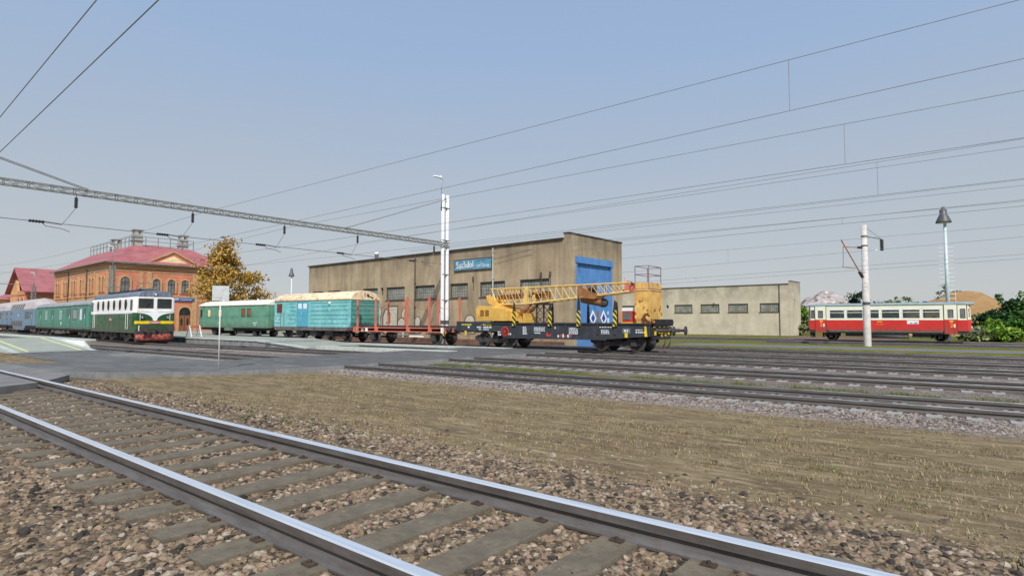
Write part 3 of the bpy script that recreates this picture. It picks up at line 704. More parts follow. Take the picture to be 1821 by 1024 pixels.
# ---- electric locomotive
def build_loco():
    root = empty('electric_locomotive', (-48.7, 17.92, 0), -4, 'dark green and cream electric locomotive with a yellow front band and oval side windows', 'locomotive')
    L = 12.6; W = 1.42
    def ringx(x, w, zs):
        return [(x, p[0] * w, p[1]) for p in zs]
    lower = [(-1, .72), (1, .72), (1, 2.22), (-1, 2.22)]
    mb = MB(); xs = [(-L, 1.30), (-L + .25, W), (-.28, W), (-.06, 1.33), (0, 1.22)]
    mb.loft([ringx(x, w, lower) for x, w in xs], 0); mb.build('body', 'loco_green', root, .012)
    mb = MB(); up = [(-1, 2.222), (1, 2.222), (.985, 3.26), (.93, 3.42), (-.93, 3.42), (-.985, 3.26)]
    mb.loft([ringx(x, w, up) for x, w in ((-L, 1.29), (-L + .25, W - .003), (-.28, W - .003), (-.07, 1.325), (-.02, 1.21))], 0); mb.build('cab_and_side_panels', 'cream', root, .015)
    mb = MB(); ra = [(-.94, 3.421)] + [(p[0], p[1]) for p in roof_arc(.94, 3.46, 3.92, 12, 2.6)] + [(.94, 3.421)]
    mb.loft([ringx(x, w, ra) for x, w in ((-L + .05, 1.24), (-L + .3, 1.36), (-.35, 1.36), (-.1, 1.29), (-.02, 1.15))], 0, True); rf = mb.build('roof', 'loco_roof', root)
    mb = MB()
    for x in (-3.0, -4.6, -6.6, -8.4, -10.0): mb.box(x - .5, x + .5, -.5, .5, 3.9, 4.06)
    for x in (-2.2, -5.6, -7.5, -10.9):
        for y in (-.45, .45): mb.lathe([(.05, 0), (.09, .06), (.05, .1), (.09, .16), (.05, .2), (.07, .26), (.001, .27)], (x, y, 3.9), 'z', 8)
    mb.path([(-2.2, .45, 4.18), (-5.6, .45, 4.18), (-7.5, .45, 4.18), (-10.9, .45, 4.18)], .02, 6)
    mb.build('roof_equipment', 'black_kit', rf)
    for px, up_ in ((-2.3, 0), (-10.3, 0)):
        mb = MB()
        for y in (-.5, .5):
            mb.bar((px - .9, y, 4.12), (px + .9, y, 4.12), .05)
            mb.tube((px - .8, y, 4.14), (px - .1, y * 1.1, 4.40), .022); mb.tube((px + .8, y, 4.14), (px + .1, y * 1.1, 4.40), .022)
            mb.tube((px - .1, y * 1.1, 4.4), (px + .5, y * .8, 4.5), .018); mb.tube((px + .1, y * 1.1, 4.4), (px - .5, y * .8, 4.5), .018)
        for xx in (-.9, .9): mb.bar((px + xx, -.5, 4.12), (px + xx, .5, 4.12), .05)
        mb.path([(px + .1, -.85, 4.5), (px + .1, -.65, 4.58), (px + .1, .65, 4.58), (px + .1, .85, 4.5)], .025, 6)
        mb.path([(px - .1, -.85, 4.5), (px - .1, -.65, 4.58), (px - .1, .65, 4.58), (px - .1, .85, 4.5)], .025, 6)
        mb.build('pantograph', 'lattice', rf)
    # side windows
    for s in (-1, 1):
        for x in (-2.07, -3.6, -5.25, -6.9, -8.5, -10.1):
            ya, yb = sorted((s * (W - .01), s * (W + .012))); mb = MB(); ring(mb, ellipse(x, 2.86, .31, .42), ellipse(x, 2.86, .25, .36), 'y', ya, yb + .01 * (s > 0), 0)
            w = mb.build('oval_window', 'dark_frame', root)
            mb = MB(); mb.prism(ellipse(x, 2.86, .25, .36), 'y', ya, yb - .003 * s); mb.build('pane', 'dark_port', w)
        for x in (-.62, -11.98):
            ya, yb = sorted((s * (W - .01), s * (W + .012))); mb = MB(); ring(mb, rrect(x - .24, x + .24, 2.42, 3.2, .08), rrect(x - .19, x + .19, 2.47, 3.15, .06), 'y', ya, yb + .006, 0)
            w = mb.build('cab_side_window', 'dark_frame', root)
            mb = MB(); mb.prism(rrect(x - .19, x + .19, 2.47, 3.15, .06), 'y', ya, yb); mb.build('pane', 'glass_dark', w)
        mb = MB()
        for x in (-1.25, -1.75, -11.35, -10.9): mb.tube((x, s * (W + .05), 1.0), (x, s * (W + .05), 2.4), .02, n=6)
        mb.build('handrail', 'cream', root)
        mb = MB(); mb.box(-L + .3, -.32, *sorted((s * (W - .02), s * (W + .014))), 2.17, 2.30); mb.build('waist_band', 'loco_white', root)
        mb = MB(); mb.box(-6.45, -5.75, *sorted((s * (W - .02), s * (W + .016))), 1.60, 1.86)
        pl = mb.build('number_plate', 'plate_red', root)
        mb = MB()
        for k in range(4): mb.box(-6.36 + k * .15, -6.28 + k * .15, *sorted((s * (W + .016), s * (W + .02))), 1.67, 1.79)
        mb.build('raised_digits', 'mark_white', pl)
    # front: band, swooping white flash, plate, lamps, windows
    mb = MB(); mb.box(-.01, .022, -1.2, 1.2, 1.40, 1.61)
    for s in (-1, 1): mb.add([(.022, s * 1.2, 1.40), (.022, s * 1.2, 1.61), (-.06, s * 1.345, 1.61), (-.06, s * 1.345, 1.40), (-.05, s * 1.18, 1.40), (-.05, s * 1.18, 1.61)], [(0, 1, 2, 3)])
    mb.build('front_band', 'yellow', root)
    def flash(s):
        o = [(0, 2.34), (s * 1.2, 2.34), (s * 1.2, 2.20)]
        for i in range(9):
            a = math.pi / 2 * i / 8; o.append((s * (.13 + .98 - .98 * math.sin(a)), 1.66 + .54 * math.cos(a) if i < 8 else 1.64))
        o += [(0, 1.63)]
        return o
    mb = MB()
    for s in (-1, 1):
        o = flash(s); c = [(.019, p[0], p[1]) for p in o]; bk = [(-.02, p[0], p[1]) for p in o]; nn = len(o)
        # fan towards the top middle so the hollow curve stays hollow
        for i in range(2, nn - 1): mb.add([c[0], c[i], c[i + 1]], [(0, 1, 2)])
        for i in range(nn - 1): mb.add([c[i], c[i + 1], bk[i + 1], bk[i]], [(0, 1, 2, 3)])
    mb.build('front_flash', 'loco_white', root)
    mb = MB(); mb.box(.0, .034, -.36, .36, 1.385, 1.60); pl = mb.build('front_plate', 'plate_red', root)
    mb = MB()
    for k in range(8): mb.box(.034, .04, -.30 + k * .078, -.25 + k * .078, 1.44, 1.545)
    mb.build('raised_digits', 'mark_white', pl)
    for s in (-1, 1):
        mb = MB(); ring(mb, rrect(min(s * .12, s * 1.12), max(s * .12, s * 1.12), 2.56, 3.30, .05), rrect(min(s * .17, s * 1.07), max(s * .17, s * 1.07), 2.61, 3.25, .03), 'x', -.03, .0)
        w = mb.build('windscreen', 'dark_frame', root)
        mb = MB(); mb.prism(rrect(min(s * .17, s * 1.07), max(s * .17, s * 1.07), 2.61, 3.25, .03), 'x', -.04, -.008); mb.build('pane', 'glass_dark', w)
        mb = MB(); mb.bar((.02, s * .6, 2.60), (.02, s * .35, 3.0), .02); mb.build('wiper', 'black_kit', w)
        mb = MB(); mb.lathe([(.001, 0), (.14, 0), (.15, .05), (.12, .07)], (.0, s * .86, 1.88), 'x', 16, 0); mb.lathe([(.12, .06), (.001, .075)], (.0, s * .86, 1.88), 'x', 16, 1)
        mb.build('headlight', ['lamp_grey', 'lamp_glass'], root)
        mb = MB(); mb.tube((.06, s * 1.0, 1.66), (.06, s * 1.0, 2.1), .02, n=6); mb.build('handrail', 'cream', root)
    mb = MB(); mb.lathe([(.001, -.3), (.17, -.3), (.18, .04), (.14, .06)], (-.05, 0, 3.62), 'x', 16, 0); mb.lathe([(.14, .05), (.001, .07)], (-.05, 0, 3.62), 'x', 16, 1); mb.build('roof_headlight', ['loco_roof', 'lamp_glass'], root)
    mb = MB(); mb.box(-L + .1, .05, -1.25, 1.25, .71, .95); mb.box(-.2, .04, -1.3, 1.3, .56, 1.0); mb.build('underframe', 'under', root)
    # bowed buffer plate at the foot of the front
    mb = MB(); rings = []
    for i in range(13):
        y = -1.28 + 2.56 * i / 12; b_ = .16 * (1 - (y / 1.28) ** 2); e = .10 * (abs(y) / 1.28) ** 6
        rings.append([(.04 + b_, y, .62), (.16 + b_, y, .50 - e), (.18 + b_, y, .22 + e), (.05 + b_, y, .12 + e), (-.03 + b_, y, .12 + e), (-.03 + b_, y, .62)])
    mb.loft(rings, 0, True); mb.build('snow_plough', 'red_buffer', root)
    buffers(root, .05, 1, 1.06, .62, .24, 'under', True); buffers(root, -L - .0, -1, 1.06, .5, .22)
    coupling(root, .05, 1)
    mb = MB(); mb.box(.05, .075, -1.05, -.5, .92, 1.22); ring(mb, [(-1.10, .88), (-.46, .88), (-.46, 1.26), (-1.10, 1.26)], [(-1.05, .92), (-.5, .92), (-.5, 1.22), (-1.05, 1.22)], 'x', .05, .085, 1); mb.build('jumper_box', ['under_pale', 'loco_white'], root)
    bogie(root, -2.9, 2.6, .55, 'under_pale'); bogie(root, -L + 2.9, 2.6, .55, 'under_pale')
    mb = MB()
    for x0, x1 in ((-7.6, -6.6), (-6.4, -5.2)): mb.box(x0, x1, -1.15, 1.15, .3, .72)
    for s in (-1, 1):
        for x in (-1.25, -11.35):
            for z in (.3, .52): mb.box(x - .25, x + .25, *sorted((s * 1.1, s * 1.36)), z, z + .03)
            mb.bar((x - .24, s * 1.33, .3), (x - .24, s * 1.33, .75), .03); mb.bar((x + .24, s * 1.33, .3), (x + .24, s * 1.33, .75), .03)
    mb.build('steps_and_boxes', 'under', root)
build_loco()

def window_on_side(parent, x0, x1, z0, z1, W, s=-1, frame='dark_frame', pane='glass_dark', r=.05, fr=.05, name='window', bar_z=None, split=None):
    ya, yb = sorted((s * (W - .03), s * (W + .012)))
    mb = MB(); ring(mb, rrect(x0, x1, z0, z1, r), rrect(x0 + fr, x1 - fr, z0 + fr, z1 - fr, max(.01, r - .02)), 'y', ya, yb)
    if bar_z: mb.box(x0 + fr, x1 - fr, ya, yb, bar_z - .02, bar_z + .02)
    if split: mb.box(split - .025, split + .025, ya, yb, z0 + fr, z1 - fr)
    w = mb.build(name, frame, parent)
    mb = MB(); mb.prism(rrect(x0 + fr, x1 - fr, z0 + fr, z1 - fr, max(.01, r - .02)), 'y', min(s * (W - .03), s * (W + .003)), max(s * (W - .03), s * (W + .003))); mb.build('pane', pane, w)
    return w
def door_on_side(parent, x0, x1, z0, z1, W, mat, s=-1, win=None, handle=True, pane='glass_dark', name='door'):
    ya, yb = sorted((s * (W - .02), s * (W + .015))); mb = MB(); mb.box(x0, x1, ya, yb, z0, z1)
    mb.box(x0 - .04, x0 - .005, *sorted((s * (W - .02), s * (W + .022))), z0, z1, 1); mb.box(x1 + .005, x1 + .04, *sorted((s * (W - .02), s * (W + .022))), z0, z1, 1)
    d = mb.build(name, [mat, 'dark_frame'], parent)
    if win:
        a, b, c, e = win; window_on_side(d, a, b, c, e, W + .013, s, 'dark_frame', pane, .05, .03)
    if handle:
        mb = MB(); mb.tube((x1 - .12, s * (W + .05), z0 + .9), (x1 - .12, s * (W + .05), z0 + 1.3), .018, n=6); mb.build('handle', 'mark_white', d)
    return d
def coach_shell(root, L, W, z0, ze, zr, body, roof, x_off=0, p=2.2, over=.03):
    mb = MB(); prof = [(-W + .02, z0), (W - .02, z0), (W, z0 + .2), (W, ze - .15), (W - .02, ze), (-W + .02, ze), (-W, ze - .15), (-W, z0 + .2)]
    mb.prism(prof, 'x', x_off - L, x_off); b = mb.build('body', body, root, .02)
    mb = MB(); ra = roof_arc(W + over, ze + .002, zr, 14, p)
    rings = []
    for x, k in ((x_off - L - .04, .80), (x_off - L + .2, .96), (x_off - L + .5, 1), (x_off - .5, 1), (x_off - .2, .96), (x_off + .04, .80)):
        rings.append([(x, q[0] * (1 if k == 1 else .985), ze + .002 + (q[1] - ze - .002) * k) for q in ra])
    mb.loft(rings, 0, True); r = mb.build('roof', roof, root)
    return b, r

# ---- coaches behind the locomotive (their frame: x back along the train)
def train_frame(dx): c, s_ = math.cos(R(-4)), math.sin(R(-4)); return (-48.7 + dx * c, 17.92 + dx * s_, 0)
def build_baggage():
    root = empty('baggage_coach', train_frame(-13.3), -4, 'teal green baggage coach with a grey roof coupled behind the locomotive', 'coach')
    o = 13.3; W = 1.4; L = 24.9
    coach_shell(root, L, W, .82, 3.0, 3.62, 'teal_coach', 'grey_roof', 0, 2.3)
    for x, kind in ((-35.6, 'd'), (-32.1, 'w'), (-28.8, 'd'), (-24.8, 'w'), (-21.35, 'dd')):
        x += o
        if kind == 'd': door_on_side(root, x - .55, x + .55, .9, 2.85, W, 'teal_coach', -1, (x - .3, x + .3, 1.9, 2.7))
        elif kind == 'w': window_on_side(root, x - .45, x + .45, 1.75, 2.65, W, -1, 'mark_white', 'win_glass')
        else: door_on_side(root, x - .9, x + .9, .9, 2.9, W, 'teal_coach', -1, (x - .6, x + .6, 2.0, 2.75), True, 'glass_dark', 'sliding_door')
    x = -18.3 + o; window_on_side(root, x - 1.2, x + .7, 1.7, 2.75, W, -1, 'dark_frame', 'win_glass', .04, .08, 'loading_door_window')
    x = -16.2 + o; window_on_side(root, x - .35, x + .35, 1.7, 2.7, W, -1, 'mark_white', 'white_pane', .03, .05)  # pane coloured white as bright sky seen through the opening
    x = -14.8 + o; door_on_side(root, x - .4, x + .4, .9, 2.9, W, 'teal_coach', -1, (x - .22, x + .22, 2.0, 2.75))
    mb = MB(); mb.box(-L + .2, -.2, -1.2, 1.2, .66, .84)
    for x0, x1, zz in ((-15, -12.4, .28), (-11.8, -10.6, .36), (-17, -15.6, .4), (-9.6, -8.6, .4)): mb.box(x0, x1, -1.2, 1.2, zz, .67)
    mb.build('underframe', 'under_pale', root)
    bogie(root, -3.6, 2.4, .46, 'under_pale'); bogie(root, -L + 3.6, 2.4, .46, 'under_pale')
    buffers(root, -L, -1); buffers(root, 0, 1, 1.06, .35)
    mb = MB(); mb.box(-11.45, -11.05, -W - .014, -W + .01, 1.2, 1.5); mb.build('lettering', 'mark_white', root)
build_baggage()
def build_double(dx, label, short=False):
    root = empty('double_deck_coach', train_frame(dx), -4, label, 'coach', 'grey-blue double-deck coaches')
    L = 22.6; W = 1.4
    mb = MB(); end = [(-W, 1.0), (W, 1.0), (W, 2.95), (1.3, 3.02), (-1.3, 3.02), (-W, 2.95)]
    low = [(-W, .42), (W, .42), (W, 2.95), (1.3, 3.02), (-1.3, 3.02), (-W, 2.95)]
    mb.loft([[(x, p[0], p[1]) for p in r_] for x, r_ in ((0, end), (-6.2, end), (-7.4, low), (-L + 7.4, low), (-L + 6.2, end), (-L, end))], 0); mb.build('body', 'blue_coach', root)
    mb = MB(); ra = [(-1.36, 3.03), (-1.1, 3.85), (-.7, 4.28), (0, 4.42), (.7, 4.28), (1.1, 3.85), (1.36, 3.03)]
    mb.loft([[(x, p[0] * k, 3.03 + (p[1] - 3.03) * h) for p in ra] for x, k, h in ((0.02, .97, .42), (-.6, 1, .62), (-3.0, 1, .96), (-3.6, 1, 1), (-L + 3.6, 1, 1), (-L + 3.0, 1, .96), (-L + .6, 1, .62), (-L, .97, .42))], 0, False); rf = mb.build('roof', 'pale_roof', root)
    for i in range(6):
        x = -9.3 - i * 1.72
        window_on_side(root, x - .62, x + .62, .92, 1.56, W, -1)
        # upper windows lie in the slope of the roof
        mb = MB(); k = (-1.36 + 1.1) / (3.85 - 3.03)
        for (fa, fb, za, zb, off, m) in ((-.62, .62, 3.08, 3.76, .012, 0), (-.55, .55, 3.14, 3.70, .022, 1)):
            q = []
            for xx, zz in ((x + fa, za), (x + fb, za), (x + fb, zb), (x + fa, zb)):
                y = -1.36 - k * (zz - 3.03); q.append((xx, y - off, zz + off * .3))
            q2 = [(a, b + .06, c) for a, b, c in q]; mb.add(q + q2, [(0, 1, 2, 3), (4, 5, 6, 7), (0, 1, 5, 4), (1, 2, 6, 5), (2, 3, 7, 6), (3, 0, 4, 7)], m)
        mb.build('upper_window', ['dark_frame', 'glass_dark'], root)
    for c in (-4.2, -5.3, -6.4): window_on_side(root, c - .42, c + .42, 1.85, 2.75, W)
    door_on_side(root, -3.2, -1.9, 1.02, 2.9, W, 'blue_coach', -1, (-2.85, -2.25, 1.9, 2.7))
    for c in (-L + 1.3, -L + 5.0): door_on_side(root, c - .55, c + .55, 1.02, 2.9, W, 'blue_coach', -1, (c - .3, c + .3, 1.7, 2.75))
    mb = MB(); mb.box(-6.3, -.2, -1.15, 1.15, .7, 1.0); mb.box(-L + .2, -L + 6.3, -1.15, 1.15, .7, 1.0); mb.build('underframe', 'under_pale', root)
    bogie(root, -3.3, 2.4, .46, 'under_pale'); bogie(root, -L + 3.3, 2.4, .46, 'under_pale')
    mb = MB(); mb.box(-11.9, -11.5, -W - .014, -W + .01, 2.15, 2.45); mb.build('lettering', 'mark_white', root)
build_double(-38.7, 'grey-blue double-deck coach coupled behind the teal baggage coach')
build_double(-61.8, 'grey-blue double-deck coach at the far left end of the train')

# ---- faded green coach on the siding
def build_green():
    root = empty('passenger_coach', on_siding(-47.75), T5DEG, 'faded green coach with a cream roof standing behind the platform under the autumn tree', 'coach')
    o = 47.75; L = 11.9; W = 1.38
    coach_shell(root, L, W, .98, 2.98, 3.5, 'green_coach', 'cream_roof', 0, 2.1, .06)
    mb = MB()
    for z in (1.86, 1.9): pass
    mb.box(-L + .05, -.05, -W - .012, -W + .01, 1.84, 1.90)
    for x in (-11.0, -8.7, -6.9, -5.2, -2.8, -1.4): mb.box(x - .015, x + .015, -W - .008, -W + .01, 1.0, 2.95)
    mb.build('beading', 'green_coach', root)
    for x, w, pane in ((-11.45, .28, 'glass_dark'), (-9.95, .52, 'cream_panel'), (-7.95, .55, 'cream_panel'), (-3.95, .52, 'wood_door'), (-3.0, .52, 'wood_door')):
        window_on_side(root, x - w / 2 - .05, x + w / 2 + .05, 1.95, 2.72, W, -1, 'dark_frame', pane)
    mb = MB(); mb.box(-L + .1, -.1, -1.2, 1.2, .78, .98); mb.box(-7.2, -5.8, -1.36, -1.2, .72, 1.0, 1)
    for x0, x1 in ((-9.9, -9.2), (-5.4, -4.2)): mb.box(x0, x1, -1.1, 1.1, .45, .8)
    mb.build('underframe', ['under', 'green_coach'], root)
    for x in (-L + 2.4, -2.6):
        for s in (-1, 1): wheel(root, x, s * .75, .46, .46)
    mb = MB()
    for x in (-L + 2.4, -2.6):
        axle(mb, x, .46)
        for s in (-1, 1):
            mb.box(x - .18, x + .18, *sorted((s * .92, s * 1.12)), .3, .64)
            for k in range(5): mb.box(x - .75 + k * .09, x + .75 - k * .09, *sorted((s * .96, s * 1.06)), .66 + (4 - k) * .03, .685 + (4 - k) * .03)
    mb.build('running_gear', 'under', root)
    mb = MB(); mb.box(-2.35, -1.75, -W - .014, -W + .01, 1.38, 1.46); mb.box(-2.2, -1.9, -W - .014, -W + .01, 1.2, 1.28); mb.box(-8.2, -7.9, -W - .014, -W + .01, 1.4, 1.48); mb.build('lettering', 'mark_white', root)
    buffers(root, -L, -1, 1.06, .5, .2); buffers(root, 0, 1, 1.06, .35, .2)
    mb = MB(); mb.lathe([(.001, 0), (.07, 0), (.08, .06), (.05, .16), (.001, .18)], (-9.6, -.2, 3.44), 'z', 10)
    mb.lathe([(.001, 0), (.07, 0), (.08, .06), (.05, .16), (.001, .18)], (-3.6, -.2, 3.44), 'z', 10); mb.build('roof_ventilator', 'cream_roof', root)
build_green()

# ---- turquoise boarded van
def build_van():
    root = empty('boarded_van', on_siding(-36.85), T5DEG, 'peeling turquoise boarded van with an arched rust stained cream roof', 'wagon')
    o = 36.85; L = 9.9; W = 1.38; z0, ze, zr = 1.14, 3.22, 3.93
    mb = MB(); mb.box(-L, 0, -W, W, z0, ze, 0)
    mb.box(.0, .02, -W + .01, W - .01, z0 + .005, ze - .005, 2)
    for k, z in enumerate((1.42, 1.75, 2.08, 2.42, 2.75, 3.03)):
        mb.box(.015, .034, -W + .05, W - .05, z - .014, z + .014, 1)
        for x0, x1 in ((-L + .05, -L + 1.0), (-L + 1.9, -6.85), (-5.05, -.08)):
            if k in (0, 1, 4) or x0 > -9: mb.box(x0 + random.uniform(0, .3), x1 - random.uniform(0, .25), -W - .012, -W + .01, z - .014, z + .014, 1)
    mb.build('body', ['turquoise', 'plank_gap', 'turq_end'], root)
    mb = MB()
    for y in (-W, W): mb.box(-.03, .04, min(y - .02, y + .02), max(y - .02, y + .02), z0, ze)
    mb.box(-L - .03, -L + .04, -W - .02, -W + .02, z0, ze); mb.build('corner_post', 'turquoise', root)
    # arched roof, with cream end panel under it
    ra = roof_arc(W + .05, ze + .002, zr, 18, 2.0)
    mb = MB(); mb.loft([[(x, q[0] * k, ze + .002 + (q[1] - ze) * k) for q in ra] for x, k in ((-L - .06, .97), (-L - .02, 1), (.03, 1), (.07, .985))], 0, True); rf = mb.build('roof', 'rust_roof', root)
    mb = MB(); mb.lathe([(.001, 0), (.1, 0), (.1, .05), (.001, .06)], (.07, .18, 3.58), 'x', 14)
    mb.bar((.10, -.12, 3.50), (.10, -.12, 3.78), .035); mb.bar((.10, .28, 3.54), (.10, .62, 3.42), .035); mb.box(.07, .13, .6, .68, 3.36, 3.46)
    mb.build('end_lamp_bracket', 'under', rf)
    x0, x1 = -43.5 + o, -42.15 + o
    mb = MB(); mb.box(x0, (x0 + x1) / 2 - .008, -W - .02, -W + .01, z0 + .02, 3.1); mb.box((x0 + x1) / 2 + .008, x1, -W - .02, -W + .01, z0 + .02, 3.1)
    d = mb.build('double_door', 'turq_door', root)
    mb = MB(); ring(mb, [(x0 - .1, z0 + .02), (x1 + .1, z0 + .02), (x1 + .1, 3.18), (x0 - .1, 3.18)], [(x0 - .005, z0 + .02), (x1 + .005, z0 + .02), (x1 + .005, 3.105), (x0 - .005, 3.105)], 'y', -W - .032, -W + .01); mb.build('frame', 'turq_door', d)
    for a in (x0 + .1, (x0 + x1) / 2 + .1):
        mb = MB(); mb.box(a, a + .47, -W - .028, -W, 2.6, 3.02); mb.build('window', 'white_pane', d)
    mb = MB(); mb.tube(((x0 + x1) / 2 - .09, -W - .06, 2.1), ((x0 + x1) / 2 - .09, -W - .06, 2.35), .02, n=6); mb.build('handle', 'mark_white', d)
    mb = MB(); mb.box(-46.4 + o, -45.68 + o, -W - .03, -W, 2.3, 3.04); mb.build('shutter', 'maroon', root)
    mb = MB(); mb.lathe([(.001, -.12), (.1, -.1), (.13, -.04), (.13, 0)], (-39.35 + o, -W, 2.98), 'y', 14); mb.build('round_lamp', 'post_white', root)
    mb = MB()
    for x, z, w, h in ((-9.75, 1.95, .06, .34), (-9.6, 1.75, .28, .08), (-9.75, 1.55, .34, .08), (-9.75, 1.28, .2, .06)): mb.box(x, x + w, -W - .014, -W + .01, z, z + h)
    mb.build('lettering', 'mark_white', root)
    mb = MB(); mb.box(-8.55, -8.50, -W - .05, -W, 1.2, 2.28); mb.box(-9.0, -8.96, -W - .05, -W, 1.2, 2.28); mb.build('ladder_rail', 'lattice', root)
    mb = MB(); mb.box(-L, 0, -W, W, .9, z0 - .003); mb.box(-L + .1, -.1, -W - .02, -W + .04, .86, 1.12)
    for x in (-7.2, -5.4, -3.4): mb.box(x, x + .9, -1.1, 1.1, .45, .9)
    mb.build('underframe', 'under_pale', root)
    for x in (-45.6 + o, -43.6 + o, -39.9 + o, -37.95 + o):
        for s in (-1, 1): wheel(root, x, s * .75, .46, .46)
    mb = MB()
    for x in (-44.6 + o, -38.92 + o):
        for s in (-1, 1):
            y0, y1 = sorted((s * .95, s * 1.05)); mb.box(x - 1.5, x + 1.5, y0, y1, .52, .64); mb.bar((x - 1.4, s * 1.0, .5), (x, s * 1.0, .3), .06); mb.bar((x + 1.4, s * 1.0, .5), (x, s * 1.0, .3), .06)
            for dx in (-1, 1): mb.box(x + dx - .16, x + dx + .16, *sorted((s * .9, s * 1.12)), .3, .62); mb.bar((x + dx, s * 1.0, .6), (x + dx, s * 1.0, .92), .1)
        for dx in (-1, 1): axle(mb, x + dx, .46)
    mb.build('running_gear', 'under', root)
    buffers(root, 0, 1, 1.06, .45, .2); buffers(root, -L, -1, 1.06, .35, .2)
build_van()

# ---- stake wagon
def build_stake_wagon():
    root = empty('stake_wagon', on_siding(-27.6), T5DEG, 'low orange-red flat wagon with tall side stakes and sagging chains', 'wagon')
    o = 27.6; L = 9.25; W = 1.32
    mb = MB(); mb.box(-L + .9, 0, -1.25, 1.25, 1.16, 1.24)
    for x in np.arange(-L + 1.0, -.05, .25): mb.box(x, x + .225, -1.28, 1.28, 1.241, 1.275)
    for x in np.arange(-1.9, 0, .12): mb.box(x, x + .05, -1.3, -1.26, 1.2, 1.33)
    mb.build('deck', 'deck_plank', root)
    for s in (-1, 1):
        mb = MB(); y0, y1 = sorted((s * W, s * (W - .08)))
        mb.box(-L, -.02, y0, y1, 1.10, 1.17); mb.box(-L + .5, -.02, y0, y1, .84, .91)
        mb.box(-L, -L + .5, y0, y1, .90, 1.1, 1)
        for x in (-8.9, -6.45, -3.2, -1.15): mb.box(x - .12, x + .12, y0 - .02 * (s < 0), y1 + .02 * (s > 0), .82, 1.2)
        mb.build('side_sill', ['orange', 'black_kit'], root)
    mb = MB(); mb.box(-L, -L + .12, -W, W, .86, 1.16); mb.box(-.12, 0, -W, W, .86, 1.16); mb.box(-.14, .012, -W - .02, -W + .1, .82, 1.18, 1); mb.box(-L - .012, -L + .12, -W - .02, -W + .1, .9, 1.14, 2)
    mb.build('end_sill', ['orange', 'white', 'plate_red'], root)
    near = [(-36.35 + o + .3, 3.22), (-34.06 + o, 3.24), (-30.83 + o, 3.26), (-28.76 + o, 3.3)]
    far = [(-35.75 + o, 3.14), (-33.86 + o, 3.24), (-30.51 + o, 3.26), (-28.47 + o, 3.24)]
    for lst, s in ((near, -1), (far, 1)):
        for x, z in lst:
            mb = MB(); y = s * (W - .0); mb.prism([(x - .06, .86), (x + .06, .86), (x + .055, z), (x - .055, z)], 'y', min(y, y + .1 * s), max(y, y + .1 * s))
            mb.box(x - .07, x + .07, min(y - .01, y + .11 * s), max(y + .01, y + .11 * s), z - .14, z - .1)
            mb.build('stake', 'orange', root)
    for (xa, za), (xb, zb) in zip(near, far):
        mb = MB(); pts = []
        for i in range(13):
            t = i / 12; pts.append((xa + (xb - xa) * t, -W + 2 * W * t, za - .1 + (zb - za) * t - .72 * 4 * t * (1 - t)))
        mb.path(pts, .016, 6); mb.build('chain', 'orange', root)
    mb = MB(); mb.box(-L + .3, -.3, -.5, .5, .9, 1.12)
    mb.path([(-L + 2.7, -.9, .86), (-5.4, -.9, .55), (-3.6, -.9, .55), (-2.2, -.9, .86)], .035, 6); mb.box(-4.6, -3.6, -.9, -.2, .5, .8, 1); mb.box(-4.0, -3.9, -1.1, -1.0, .5, .9, 1); mb.box(-3.3, -1.9, -1.15, -1.1, .52, .72, 1)
    mb.build('underframe', ['under', 'cream_roof'], root)
    for x in (-34.73 + o, -28.67 + o):
        for s in (-1, 1): wheel(root, x, s * .75, .48, .48)
    mb = MB()
    for x in (-34.73 + o, -28.67 + o):
        axle(mb, x, .48)
        for s in (-1, 1):
            mb.box(x - .2, x + .2, *sorted((s * .92, s * 1.15)), .28, .7); mb.box(x - .06, x + .06, *sorted((s * .98, s * 1.08)), .7, .9)
            for k in range(6): mb.box(x - .7 + k * .1, x + .7 - k * .1, *sorted((s * .98, s * 1.08)), .72 + k * .03, .745 + k * .03)
    mb.build('running_gear', 'under', root)
    text('lettering', 'S', .3, 'mark_white', root, (-L + .62, -W - .008, .98), '-y', 1.1); text('lettering', 'EE', .3, 'mark_white', root, (-L + 1.3, -W - .012, .93), '-y', .8)
    mb = MB(); mb.box(-L + 1.62, -L + 1.86, -W - .01, -W + .02, .86, 1.1); mb.build('lettering', 'white', root)
    buffers(root, 0, 1, 1.06, .3, .2); buffers(root, -L, -1, 1.06, .45, .2)
build_stake_wagon()
